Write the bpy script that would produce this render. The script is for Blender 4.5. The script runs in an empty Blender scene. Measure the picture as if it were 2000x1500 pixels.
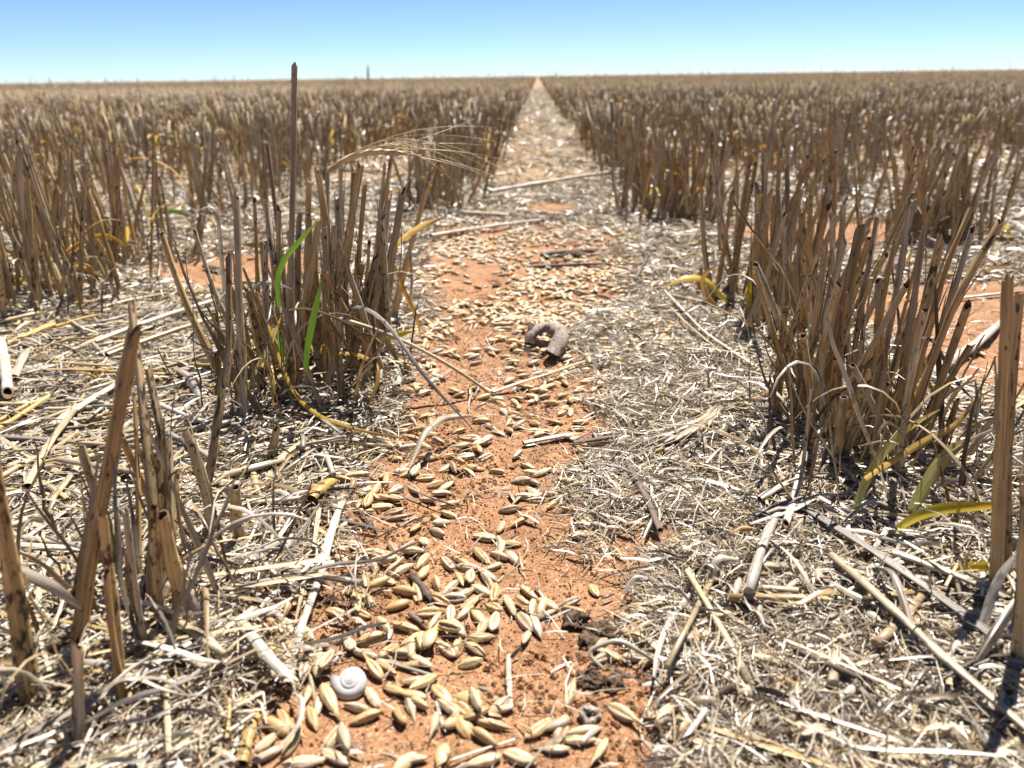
import bpy, math, random
import numpy as np
from mathutils import Vector, Matrix, Quaternion

random.seed(7)
rng = np.random.default_rng(11)
sc = bpy.context.scene
COL = sc.collection
PI = math.pi

# ------------------------------------------------------------------ camera
F = 1540.0                       # focal length in pixels of the 2000 px wide photograph
CAM = np.array([0.0, 0.0, 0.16])
AL, PT, RO = math.radians(2.02), math.radians(21.33), math.radians(0.8)
r0 = np.array([math.cos(AL), math.sin(AL), 0.0])
f0 = np.array([-math.sin(AL)*math.cos(PT), math.cos(AL)*math.cos(PT), -math.sin(PT)])
u0 = np.cross(r0, f0)
CR = math.cos(RO)*r0 - math.sin(RO)*u0
CU = math.cos(RO)*u0 + math.sin(RO)*r0
CF = f0
cam = bpy.data.cameras.new('camera')
camo = bpy.data.objects.new('camera', cam)
COL.objects.link(camo)
camo.matrix_world = Matrix(((CR[0], CU[0], -CF[0], CAM[0]), (CR[1], CU[1], -CF[1], CAM[1]),
                            (CR[2], CU[2], -CF[2], CAM[2]), (0, 0, 0, 1)))
cam.sensor_width = 36.0
cam.lens = F/2000*36
cam.clip_start = 0.005
cam.clip_end = 6000
cam.dof.use_dof = True
cam.dof.focus_distance = 0.33
cam.dof.aperture_fstop = 16.0
sc.camera = camo

# ------------------------------------------------------------------ sky and sun
SUN_EL, SUN_AZ = math.radians(63), math.radians(22)
w = bpy.data.worlds.new('World')
sc.world = w
w.use_nodes = True
wn = w.node_tree
bg = wn.nodes['Background']
sky = wn.nodes.new('ShaderNodeTexSky')
sky.sky_type = 'NISHITA'
sky.sun_disc = False
sky.sun_elevation = SUN_EL
sky.sun_rotation = SUN_AZ
sky.altitude = 100
sky.air_density = 0.52
sky.dust_density = 0.0
sky.ozone_density = 6.0
wn.links.new(sky.outputs[0], bg.inputs[0])
bg.inputs[1].default_value = 0.055
sl = bpy.data.lights.new('sun', 'SUN')
sl.energy = 5.0
sl.angle = math.radians(0.55)
sl.color = (1.0, 0.955, 0.88)
so = bpy.data.objects.new('sun', sl)
COL.objects.link(so)
sdir = Vector((math.cos(SUN_EL)*math.sin(SUN_AZ), math.cos(SUN_EL)*math.cos(SUN_AZ), math.sin(SUN_EL)))
so.rotation_euler = sdir.to_track_quat('Z', 'Y').to_euler()
so.location = (0, 0, 5)
vs = sc.view_settings
vs.view_transform = 'Standard'
vs.look = 'None'
vs.exposure = 1.40
vs.gamma = 1.0
sc.render.engine = 'CYCLES'
sc.cycles.max_bounces = 5
sc.cycles.diffuse_bounces = 2
sc.cycles.glossy_bounces = 2
sc.cycles.transmission_bounces = 3
sc.cycles.use_denoising = True

# ------------------------------------------------------------------ pixel helpers: where a point of the photograph stands on the ground
def ray(px, py):
    return CF + (px-1000)/F*CR - (py-750)/F*CU

def gp(px, py, z=0.0):
    d = ray(px, py)
    return CAM + d*((z-CAM[2])/d[2])

def gph(px, py):
    p = gp(px, py)
    for _ in range(3):
        p = gp(px, py, float(hgt(p[0], p[1])))
    return p

def pl(px, py, Y):
    d = ray(px, py)
    return CAM + d*((Y-CAM[1])/d[1])

# ------------------------------------------------------------------ noise and relief
def _hash(ix, iy, s):
    h = (ix.astype(np.int64)*374761393 + iy.astype(np.int64)*668265263 + s*1274126177) & 0xffffffff
    h = ((h ^ (h >> 13))*1274126177) & 0xffffffff
    return ((h ^ (h >> 16)) & 0xffff)/65535.0

def vnoise(x, y, scale, s=0):
    x = np.asarray(x, float)/scale; y = np.asarray(y, float)/scale
    ix = np.floor(x); iy = np.floor(y)
    fx = x-ix; fy = y-iy
    fx = fx*fx*(3-2*fx); fy = fy*fy*(3-2*fy)
    a = _hash(ix, iy, s); b = _hash(ix+1, iy, s); c = _hash(ix, iy+1, s); d = _hash(ix+1, iy+1, s)
    return (a*(1-fx)+b*fx)*(1-fy) + (c*(1-fx)+d*fx)*fy

ROW = 0.28
def hgt(x, y):
    x = np.asarray(x, float); y = np.asarray(y, float)
    near = np.clip((5.0-np.hypot(x, y))/3.0, 0, 1)
    h = -0.004*np.cos(2*PI*(x-0.01)/ROW)
    h = h + 0.007*(vnoise(x, y, 0.085, 1)-0.5) + 0.0035*(vnoise(x, y, 0.03, 2)-0.5) + 0.0016*(vnoise(x, y, 0.012, 3)-0.5)
    h = h + 0.0007*(vnoise(x, y, 0.0065, 4)-0.5)
    return h*near

def sstep(a, b, v):
    t = np.clip((v-a)/(b-a), 0, 1)
    return t*t*(3-2*t)

def sand_mask(x, y):
    """1 where the red sand lies bare, 0 where straw and chaff cover it"""
    x = np.asarray(x, float); y = np.asarray(y, float)
    n = (vnoise(x, y, 0.05, 8)-0.5)*0.045 + (vnoise(x, y, 0.018, 9)-0.5)*0.022
    lo = -0.078 - 0.02*sstep(0.3, 0.7, y)
    hi = 0.032 + 0.045*sstep(0.42, 0.7, y) - 0.012*sstep(0.30, 0.2, y)*0 + 0.012*sstep(0.22, 0.16, y)
    m = sstep(-0.012, 0.012, x-lo+n)*sstep(-0.012, 0.012, hi-x+n)*sstep(0.98, 0.80, y+n*2)
    # bare patches beyond the rows
    for (cx, cy, rx, ry) in ((0.30, 0.50, 0.095, 0.15), (-0.265, 0.70, 0.07, 0.075), (0.30, 0.86, 0.09, 0.07), (0.02, 1.05, 0.03, 0.06)):
        d = np.hypot((x-cx)/rx, (y-cy)/ry) + n*9
        m = np.maximum(m, sstep(1.15, 0.8, d))
    return m

def inview(x, y, margin=0.12):
    px = np.stack([x, y, np.zeros_like(x)], -1) - CAM
    dz = px@CF; dx = px@CR
    return (dz > 0.05) & (np.abs(dx) < dz*0.66+margin)

# ------------------------------------------------------------------ mesh collector
def norm(v):
    return v/np.maximum(np.linalg.norm(v, axis=-1, keepdims=True), 1e-12)

class Batch:
    def __init__(self):
        self.v, self.pc, self.fb, self.f, self.n = [], [], [], [], 0
    def _push(self, V, PC, FB):
        b = self.n
        self.v.append(V.reshape(-1, 3)); self.pc.append(PC.reshape(-1, 3)); self.fb.append(FB.reshape(-1, 3))
        self.n += V.reshape(-1, 3).shape[0]
        return b
    def _frames(self, P):
        T = norm(np.gradient(P, axis=1))
        m = norm(P[:, -1]-P[:, 0]+1e-9)
        ref = np.where(np.abs(m[:, 2:3]) > 0.75, np.array([[1.0, 0.13, 0]]), np.array([[0.05, 0.02, 1.0]]))[:, None, :]
        U = norm(np.cross(T, np.broadcast_to(ref, T.shape)))
        return T, U, np.cross(T, U)
    def grid(self, V, wrap=True, pc=None, fb=None, mi=0, cap=False, smooth=True):
        """V (N,k,n,3): rows of rings"""
        N, k, n, _ = V.shape
        if pc is None: pc = np.zeros((N, k, n, 3))
        if fb is None: fb = np.zeros((N, k, n, 3))
        b = self._push(V, pc, fb)
        idx = b + np.arange(N*k*n).reshape(N, k, n)
        if wrap:
            j = np.roll(idx, -1, axis=2)
            q = np.stack([idx[:, :-1], j[:, :-1], j[:, 1:], idx[:, 1:]], -1)
        else:
            q = np.stack([idx[:, :-1, :-1], idx[:, :-1, 1:], idx[:, 1:, 1:], idx[:, 1:, :-1]], -1)
        self.f.append((q.reshape(-1, 4), mi, smooth))
        if cap:
            self.f.append((idx[:, -1], mi, False))
            if cap == 2: self.f.append((idx[:, 0, ::-1], mi, False))
    def tubes(self, P, R, n=6, rnd=None, mi=0, cap=1, slant=0.0, smooth=True, squash=1.0):
        P = np.asarray(P, float); R = np.asarray(R, float)
        N, k, _ = P.shape
        T, U, W = self._frames(P)
        a = np.arange(n)/n*2*PI
        ca, sa = np.cos(a)[None, None, :, None], np.sin(a)[None, None, :, None]
        V = P[:, :, None] + R[:, :, None, None]*(ca*U[:, :, None]+squash*sa*W[:, :, None])
        if slant:
            ph = rng.uniform(0, 6.28, (N, 1)); am = rng.uniform(0.2, 1.0, (N, 1))*slant
            off = am*np.cos(a[None]+ph)*R[:, -1:]
            V[:, -1] += T[:, -1][:, None, :]*off[..., None]
        if rnd is None: rnd = rng.random((N, 2))
        t = np.linspace(0, 1, k)
        pc = np.empty(V.shape); pc[..., 0] = rnd[:, 0, None, None]; pc[..., 1] = rnd[:, 1, None, None]; pc[..., 2] = t[None, :, None]
        L = np.concatenate([np.zeros((N, 1)), np.cumsum(np.linalg.norm(np.diff(P, axis=1), axis=2), axis=1)], 1)
        fb = np.empty(V.shape)
        fb[..., 0] = (R[:, :, None]*np.cos(a)) + rnd[:, 0, None, None]*3
        fb[..., 1] = (R[:, :, None]*np.sin(a)) + rnd[:, 1, None, None]*3
        fb[..., 2] = L[:, :, None] + rnd[:, 0, None, None]*7
        self.grid(V, True, pc, fb, mi, cap, smooth)
    def ribbons(self, P, W, roll=None, fold=0.15, m=3, rnd=None, mi=0, ref=None):
        P = np.asarray(P, float); W = np.asarray(W, float)
        N, k, _ = P.shape
        T, U, N2 = self._frames(P)
        if ref is not None:
            U = norm(np.cross(T, np.broadcast_to(np.asarray(ref, float), T.shape))); N2 = np.cross(T, U)
        if roll is None: roll = np.zeros((N, k))
        c, s = np.cos(roll)[..., None], np.sin(roll)[..., None]
        A = c*U + s*N2; B = -s*U + c*N2
        u = np.linspace(-0.5, 0.5, m)
        V = P[:, :, None] + W[:, :, None, None]*(A[:, :, None]*u[:, None] + B[:, :, None]*(fold*(np.abs(u)*2)**1.5)[:, None])
        if rnd is None: rnd = rng.random((N, 2))
        t = np.linspace(0, 1, k)
        pc = np.empty(V.shape); pc[..., 0] = rnd[:, 0, None, None]; pc[..., 1] = rnd[:, 1, None, None]; pc[..., 2] = t[None, :, None]
        L = np.concatenate([np.zeros((N, 1)), np.cumsum(np.linalg.norm(np.diff(P, axis=1), axis=2), axis=1)], 1)
        fb = np.empty(V.shape)
        fb[..., 0] = W[:, :, None]*u + rnd[:, 0, None, None]*3
        fb[..., 1] = rnd[:, 1, None, None]*3
        fb[..., 2] = L[:, :, None] + rnd[:, 0, None, None]*7
        self.grid(V, False, pc, fb, mi, False, m > 2)
    def mesh(self, name, mats, origin=(0, 0, 0)):
        me = bpy.data.meshes.new(name)
        V = np.concatenate(self.v) - np.asarray(origin)
        nl = sum(f[0].size for f in self.f); nf = sum(f[0].shape[0] for f in self.f)
        me.vertices.add(len(V)); me.vertices.foreach_set('co', V.astype(np.float32).ravel())
        me.loops.add(nl); me.polygons.add(nf)
        me.loops.foreach_set('vertex_index', np.concatenate([f[0].ravel() for f in self.f]).astype(np.int32))
        starts, mis, sm, o = [], [], [], 0
        for arr, mi, s in self.f:
            starts.append(o + np.arange(arr.shape[0])*arr.shape[1]); o += arr.size
            mis.append(np.full(arr.shape[0], mi)); sm.append(np.full(arr.shape[0], s))
        me.polygons.foreach_set('loop_start', np.concatenate(starts).astype(np.int32))
        me.polygons.foreach_set('material_index', np.concatenate(mis).astype(np.int32))
        me.polygons.foreach_set('use_smooth', np.concatenate(sm).astype(bool))
        for nm, dat in (('pc', self.pc), ('fb', self.fb)):
            at = me.attributes.new(nm, 'FLOAT_VECTOR', 'POINT')
            at.data.foreach_set('vector', np.concatenate(dat).astype(np.float32).ravel())
        for m in mats: me.materials.append(m)
        me.update(calc_edges=True)
        return me

def link(name, me, parent=None, loc=(0, 0, 0)):
    o = bpy.data.objects.new(name, me)
    COL.objects.link(o)
    o.location = loc
    if parent is not None: o.parent = parent
    return o

def tag(o, label=None, cat=None, group=None, kind=None):
    if label: o['label'] = label
    if cat: o['category'] = cat
    if group: o['group'] = group
    if kind: o['kind'] = kind
    return o

# ------------------------------------------------------------------ materials
ALB = 0.70
class NT:
    def __init__(self, name):
        self.m = bpy.data.materials.new(name); self.m.use_nodes = True
        self.t = self.m.node_tree
        self.t.nodes.clear()
        self.out = self.t.nodes.new('ShaderNodeOutputMaterial')
    def n(self, typ, **kw):
        o = self.t.nodes.new(typ)
        for k, v in kw.items(): setattr(o, k, v)
        return o
    def set(self, sock, v):
        if hasattr(v, 'is_output') or isinstance(v, bpy.types.NodeSocket): self.t.links.new(v, sock)
        else: sock.default_value = v
    def math(self, op, a, b=0.0, c=0.0, clamp=False):
        o = self.n('ShaderNodeMath', operation=op); o.use_clamp = clamp
        self.set(o.inputs[0], a); self.set(o.inputs[1], b); self.set(o.inputs[2], c)
        return o.outputs[0]
    def mix(self, f, a, b, blend='MIX'):
        o = self.n('ShaderNodeMix', data_type='RGBA', blend_type=blend)
        self.set(o.inputs[0], f); self.set(o.inputs[6], a); self.set(o.inputs[7], b)
        return o.outputs[2]
    def ramp(self, f, stops, interp='LINEAR'):
        o = self.n('ShaderNodeValToRGB'); cr = o.color_ramp; cr.interpolation = interp
        while len(cr.elements) < len(stops): cr.elements.new(0.5)
        for e, (p, c) in zip(cr.elements, stops):
            e.position = p; e.color = (*c, 1) if len(c) == 3 else c
        self.set(o.inputs[0], f)
        return o.outputs[0]
    def noise(self, vec, scale, detail=2.0, rough=0.5):
        o = self.n('ShaderNodeTexNoise'); o.inputs['Scale'].default_value = scale
        o.inputs['Detail'].default_value = detail; o.inputs['Roughness'].default_value = rough
        if vec is not None: self.set(o.inputs['Vector'], vec)
        return o.outputs['Fac']
    def scale(self, vec, s):
        o = self.n('ShaderNodeVectorMath', operation='MULTIPLY')
        self.set(o.inputs[0], vec); o.inputs[1].default_value = s
        return o.outputs[0]
    def attr(self, name):
        return self.n('ShaderNodeAttribute', attribute_name=name)
    def bump(self, h, strength, dist):
        o = self.n('ShaderNodeBump'); o.inputs['Strength'].default_value = strength; o.inputs['Distance'].default_value = dist
        self.set(o.inputs['Height'], h)
        return o.outputs[0]
    def surface(self, color, rough=0.6, normal=None, transl=0.0, spec=0.3):
        if ALB != 1.0: color = self.mix(1.0, color, (ALB, ALB, ALB, 1), 'MULTIPLY')
        p = self.n('ShaderNodeBsdfPrincipled')
        self.set(p.inputs['Base Color'], color); self.set(p.inputs['Roughness'], rough)
        p.inputs['Specular IOR Level'].default_value = spec
        if normal is not None: self.set(p.inputs['Normal'], normal)
        sh = p.outputs[0]
        if transl > 0:
            tr = self.n('ShaderNodeBsdfTranslucent'); self.set(tr.inputs[0], color)
            mx = self.n('ShaderNodeMixShader'); mx.inputs[0].default_value = transl
            self.t.links.new(sh, mx.inputs[1]); self.t.links.new(tr.outputs[0], mx.inputs[2]); sh = mx.outputs[0]
        self.t.links.new(sh, self.out.inputs[0])
        return self.m

def straw_mat(name, stops, spots=0.0, streak=0.5, rough=0.55, transl=0.0, spec=0.3, tip=None, band=0.0, dark=(0.018, 0.014, 0.010)):
    """Dry plant tissue: colour by piece, lengthwise fibres, black mould freckles."""
    N = NT(name)
    pc = N.attr('pc'); sp = N.n('ShaderNodeSeparateXYZ'); N.set(sp.inputs[0], pc.outputs['Vector'])
    oi = N.n('ShaderNodeObjectInfo')
    r1 = N.math('FRACT', N.math('ADD', sp.outputs[0], oi.outputs['Random']))
    r2 = N.math('FRACT', N.math('MULTIPLY_ADD', oi.outputs['Random'], 7.3, sp.outputs[1]))
    col = N.ramp(r1, stops)
    fb = N.attr('fb').outputs['Vector']
    if tip:
        f = N.math('MULTIPLY', N.math('POWER', sp.outputs[2], tip[1]), tip[2] if len(tip) > 2 else 1.0, clamp=True)
        col = N.mix(f, col, (*tip[0], 1))
    fib = N.noise(N.scale(fb, (900, 900, 26)), 1.0, 4.0, 0.65)
    fm = N.math('MAXIMUM', N.math('MULTIPLY_ADD', N.math('SUBTRACT', fib, 0.5), streak*3.2, 1.0), 0.12)
    blot = N.noise(N.scale(fb, (160, 160, 55)), 1.0, 2.0)
    fm = N.math('MULTIPLY', fm, N.math('MULTIPLY_ADD', blot, 1.1, 0.45))
    cm = N.n('ShaderNodeCombineXYZ'); [N.set(cm.inputs[i], fm) for i in range(3)]
    col = N.mix(1.0, col, cm.outputs[0], 'MULTIPLY')
    if spots > 0:
        s1 = N.noise(N.scale(fb, (520, 520, 210)), 1.0, 3.0, 0.65)
        s2 = N.noise(N.scale(fb, (60, 60, 42)), 1.0, 2.0)
        lev = N.math('ADD', N.math('MULTIPLY', N.math('SUBTRACT', s2, 0.5), 0.45), N.math('MULTIPLY_ADD', r2, 0.16, -0.10))
        v = N.math('ADD', s1, lev)
        f = N.math('MULTIPLY', N.math('SMOOTHSTEP', v, 0.58, 0.68) if False else N.math('MULTIPLY', N.math('SUBTRACT', v, 0.57), 11.0, clamp=True), spots, clamp=True)
        col = N.mix(f, col, (*dark, 1))
    nb = N.bump(fib, 0.5, 0.00025)
    return N.surface(col, rough, nb, transl, spec)

M = {}
M['stalk'] = straw_mat('stalk', [(0, (0.46, 0.27, 0.10)), (0.25, (0.64, 0.43, 0.19)), (0.5, (0.54, 0.38, 0.20)), (0.75, (0.56, 0.45, 0.31)), (1, (0.31, 0.19, 0.08))], spots=0.92, streak=0.8, rough=0.5)
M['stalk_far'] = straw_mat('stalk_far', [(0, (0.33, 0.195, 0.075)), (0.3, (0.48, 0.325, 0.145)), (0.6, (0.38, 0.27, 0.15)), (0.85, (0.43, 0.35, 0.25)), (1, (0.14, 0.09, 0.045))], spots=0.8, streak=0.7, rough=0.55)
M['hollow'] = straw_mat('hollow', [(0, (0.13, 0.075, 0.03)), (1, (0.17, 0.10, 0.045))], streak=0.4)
M['shred'] = straw_mat('shred', [(0, (0.30, 0.18, 0.07)), (0.3, (0.40, 0.28, 0.14)), (0.55, (0.18, 0.11, 0.05)), (0.75, (0.42, 0.35, 0.26)), (1, (0.05, 0.035, 0.025))], spots=0.6, streak=0.9, rough=0.45, transl=0.12)
M['straw'] = straw_mat('straw', [(0, (0.46, 0.34, 0.18)), (0.35, (0.54, 0.44, 0.28)), (0.65, (0.52, 0.46, 0.36)), (0.85, (0.46, 0.30, 0.12)), (1, (0.28, 0.23, 0.18))], spots=0.45, streak=0.7, rough=0.36, spec=0.5)
M['straw_white'] = straw_mat('straw_white', [(0, (0.60, 0.51, 0.38)), (0.5, (0.60, 0.53, 0.44)), (1, (0.54, 0.47, 0.38))], spots=0.45, streak=0.55, rough=0.36, spec=0.5)
M['straw_gold'] = straw_mat('straw_gold', [(0, (0.52, 0.31, 0.09)), (1, (0.52, 0.36, 0.14))], spots=0.4, streak=0.7, rough=0.4)
M['straw_grey'] = straw_mat('straw_grey', [(0, (0.24, 0.20, 0.17)), (1, (0.34, 0.30, 0.26))], spots=0.7, streak=1.0, rough=0.55)
M['twig'] = straw_mat('twig', [(0, (0.12, 0.08, 0.055)), (1, (0.19, 0.14, 0.11))], spots=0.8, streak=1.1, rough=0.7)
M['chaff'] = straw_mat('chaff', [(0, (0.54, 0.43, 0.28)), (0.3, (0.64, 0.56, 0.45)), (0.52, (0.60, 0.53, 0.44)), (0.68, (0.50, 0.34, 0.16)), (0.82, (0.40, 0.29, 0.19)), (0.92, (0.15, 0.09, 0.055)), (1, (0.06, 0.04, 0.03))], streak=0.35, rough=0.36, transl=0.10, spec=0.5)
M['leaf'] = straw_mat('leaf', [(0, (0.54, 0.45, 0.32)), (0.25, (0.48, 0.42, 0.34)), (0.45, (0.62, 0.55, 0.46)), (0.68, (0.36, 0.29, 0.22)), (0.84, (0.48, 0.34, 0.17)), (1, (0.085, 0.062, 0.045))], spots=0.5, streak=1.1, rough=0.33, transl=0.08, spec=0.5)
M['amber'] = straw_mat('amber', [(0, (0.78, 0.42, 0.05)), (0.5, (0.82, 0.52, 0.10)), (1, (0.70, 0.42, 0.13))], spots=0.25, streak=0.5, rough=0.45, transl=0.35)
M['yellow'] = straw_mat('yellow', [(0, (0.84, 0.64, 0.04)), (1, (0.78, 0.64, 0.09))], streak=0.4, rough=0.4, transl=0.4, tip=((0.82, 0.46, 0.05), 2.0))
M['sage'] = straw_mat('sage', [(0, (0.62, 0.62, 0.20)), (1, (0.68, 0.63, 0.24))], spots=0.2, streak=0.45, rough=0.45, transl=0.4, tip=((0.60, 0.40, 0.11), 1.6))
M['green'] = straw_mat('green', [(0, (0.15, 0.36, 0.03)), (1, (0.24, 0.42, 0.04))], streak=0.35, rough=0.4, transl=0.45, tip=((0.36, 0.38, 0.06), 5.0))
M['awn'] = straw_mat('awn', [(0, (0.52, 0.38, 0.18)), (1, (0.58, 0.46, 0.26))], streak=0.2, rough=0.35, transl=0.1)
M['awn_white'] = straw_mat('awn_white', [(0, (0.46, 0.39, 0.29)), (1, (0.54, 0.47, 0.37))], streak=0.2, rough=0.35, transl=0.1)

def grain_mat():
    N = NT('grain')
    pc = N.attr('pc'); sp = N.n('ShaderNodeSeparateXYZ'); N.set(sp.inputs[0], pc.outputs['Vector'])
    oi = N.n('ShaderNodeObjectInfo')
    r = N.math('FRACT', N.math('ADD', sp.outputs[0], oi.outputs['Random']))
    col = N.ramp(r, [(0, (0.56, 0.36, 0.16)), (0.35, (0.64, 0.45, 0.23)), (0.65, (0.70, 0.55, 0.35)), (0.82, (0.56, 0.45, 0.32)), (0.93, (0.40, 0.28, 0.17)), (1, (0.50, 0.30, 0.11))])
    fb = N.attr('fb').outputs['Vector']
    fine = N.noise(N.scale(fb, (1500, 1500, 260)), 1.0, 3.0, 0.6)
    blot = N.noise(N.scale(fb, (420, 420, 330)), 1.0, 2.0)
    fm = N.math('ADD', N.math('MULTIPLY_ADD', fine, 0.55, 0.55), N.math('MULTIPLY', blot, 0.35))
    cm = N.n('ShaderNodeCombineXYZ'); [N.set(cm.inputs[i], fm) for i in range(3)]
    col = N.mix(1.0, col, cm.outputs[0], 'MULTIPLY')
    crease = sp.outputs[1]                       # brown seam in the furrow of the grain
    col = N.mix(N.math('MULTIPLY', crease, 0.85), col, (0.20, 0.10, 0.04, 1))
    tips = N.math('MULTIPLY', N.math('POWER', sp.outputs[2], 9.0), 0.7)
    col = N.mix(tips, col, (0.40, 0.26, 0.12, 1))
    return N.surface(col, 0.42, N.bump(fine, 0.6, 0.0003), 0.0, 0.4)
M['grain'] = grain_mat()

def sand_mat():
    N = NT('sand')
    geo = N.n('ShaderNodeNewGeometry').outputs['Position']
    big = N.noise(geo, 22, 4.0, 0.6)
    mid = N.noise(geo, 160, 3.0, 0.6)
    vo = N.n('ShaderNodeTexVoronoi'); N.set(vo.inputs['Vector'], geo); vo.inputs['Scale'].default_value = 1500
    col = N.ramp(N.math('MULTIPLY_ADD', mid, 0.5, N.math('MULTIPLY', big, 0.5)), [(0.30, (0.23, 0.108, 0.052)), (0.5, (0.355, 0.183, 0.090)), (0.70, (0.44, 0.245, 0.130))])
    sp = N.n('ShaderNodeSeparateXYZ'); N.set(sp.inputs[0], vo.outputs['Color'])
    g = N.math('MULTIPLY_ADD', sp.outputs[0], 0.7, 0.65)
    cm = N.n('ShaderNodeCombineXYZ'); [N.set(cm.inputs[i], g) for i in range(3)]
    col = N.mix(1.0, col, cm.outputs[0], 'MULTIPLY')
    quartz = N.math('GREATER_THAN', sp.outputs[1], 0.955)
    col = N.mix(N.math('MULTIPLY', quartz, 0.6), col, (0.62, 0.46, 0.35, 1))
    # straw too fine and too far to be laid piece by piece
    lit = N.attr('cover').outputs['Fac']
    st = N.n('ShaderNodeVectorMath', operation='MULTIPLY'); N.set(st.inputs[0], geo); st.inputs[1].default_value = (1.0, 0.45, 1.0)
    fib = N.noise(st.outputs[0], 170, 4.0, 0.7)
    patch = N.noise(geo, 9, 3.0, 0.6)
    lc = N.ramp(fib, [(0.30, (0.06, 0.035, 0.02)), (0.46, (0.30, 0.20, 0.10)), (0.6, (0.46, 0.36, 0.23)), (0.75, (0.58, 0.50, 0.38))])
    lf = N.math('MULTIPLY', lit, N.math('MULTIPLY_ADD', patch, 1.6, 0.0, clamp=True), clamp=True)
    col = N.mix(lf, col, lc)
    vh = N.math('MULTIPLY', vo.outputs['Distance'], -1.0)
    hsum = N.math('MULTIPLY_ADD', N.noise(geo, 620, 3.0, 0.7), 1.2, vh)
    return N.surface(col, 0.85, N.bump(hsum, 0.6, 0.0005), 0.0, 0.15)
M['sand'] = sand_mat()

def simple_mat(name, c1, c2, scale, rough=0.7, bump=0.5, dist=0.0004):
    N = NT(name)
    tc = N.n('ShaderNodeTexCoord').outputs['Object']
    n1 = N.noise(tc, scale, 4.0, 0.65)
    col = N.ramp(n1, [(0.3, c1), (0.7, c2)])
    return N.surface(col, rough, N.bump(n1, bump, dist), 0.0, 0.25)
M['clod'] = simple_mat('clod', (0.18, 0.085, 0.045), (0.38, 0.19, 0.10), 700, 0.9, 0.9, 0.0006)
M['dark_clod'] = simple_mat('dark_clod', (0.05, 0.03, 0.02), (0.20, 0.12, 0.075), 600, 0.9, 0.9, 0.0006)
M['bark'] = simple_mat('bark', (0.15, 0.10, 0.075), (0.52, 0.43, 0.36), 380, 0.75, 0.9, 0.0005)
M['stone'] = simple_mat('stone', (0.52, 0.38, 0.24), (0.68, 0.55, 0.38), 300, 0.8)
M['post'] = simple_mat('post', (0.16, 0.14, 0.13), (0.2, 0.18, 0.17), 5, 0.8)
M['shell'] = simple_mat('shell', (0.58, 0.56, 0.55), (0.66, 0.65, 0.64), 900, 0.45, 0.25, 0.0002)
M['shell_brown'] = simple_mat('shell_brown', (0.45, 0.32, 0.22), (0.72, 0.64, 0.55), 700, 0.5, 0.3, 0.0002)

# ------------------------------------------------------------------ the ground: one sheet, fine near the lens, reaching to the horizon
def axis(fine0, fine1, step, far, g=1.11):
    a = list(np.arange(fine0, fine1, step))
    s, x = step, a[-1]
    while x < far:
        s *= g; x += s; a.append(x)
    s, x = step, a[0]
    lo = []
    return a
def xaxis():
    pos = axis(0.0, 0.34, 0.0042, 2500, 1.13)
    neg = [-v for v in pos[1:]][::-1]
    return np.array(neg+pos)
def yaxis():
    a = axis(0.10, 1.0, 0.0042, 4000, 1.10)
    b, s, x = [], 0.0042, 0.10
    while x > -60:
        s *= 1.35; x -= s; b.append(x)
    return np.array(b[::-1]+a)
xs, ys = xaxis(), yaxis()
GX, GY = np.meshgrid(xs, ys)
GZ = hgt(GX, GY)
bt = Batch()
bt.grid(np.stack([GX, GY, GZ], -1)[None], wrap=False)
gm = bt.mesh('ground', [M['sand']])
cov = (1-sand_mask(GX, GY))*np.clip(0.25 + 0.75*sstep(0.5, 1.6, np.hypot(GX, GY)), 0, 1)
ca = gm.attributes.new('cover', 'FLOAT', 'POINT')
ca.data.foreach_set('value', cov.astype(np.float32).ravel())
ground = link('ground', gm)
tag(ground, 'red sandy soil of the stubble paddock reaching to the horizon', 'ground', kind='structure')

# ------------------------------------------------------------------ stalk and leaf makers
def stalk_path(base, tip, bow, k=9):
    base = np.asarray(base, float); tip = np.asarray(tip, float)
    t = np.linspace(0, 1, k)[:, None]
    P = base + (tip-base)*t
    L = np.linalg.norm(tip-base)
    P = P + np.asarray(bow)[None, :]*L*(t*(1-t)*4)
    return P

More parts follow.
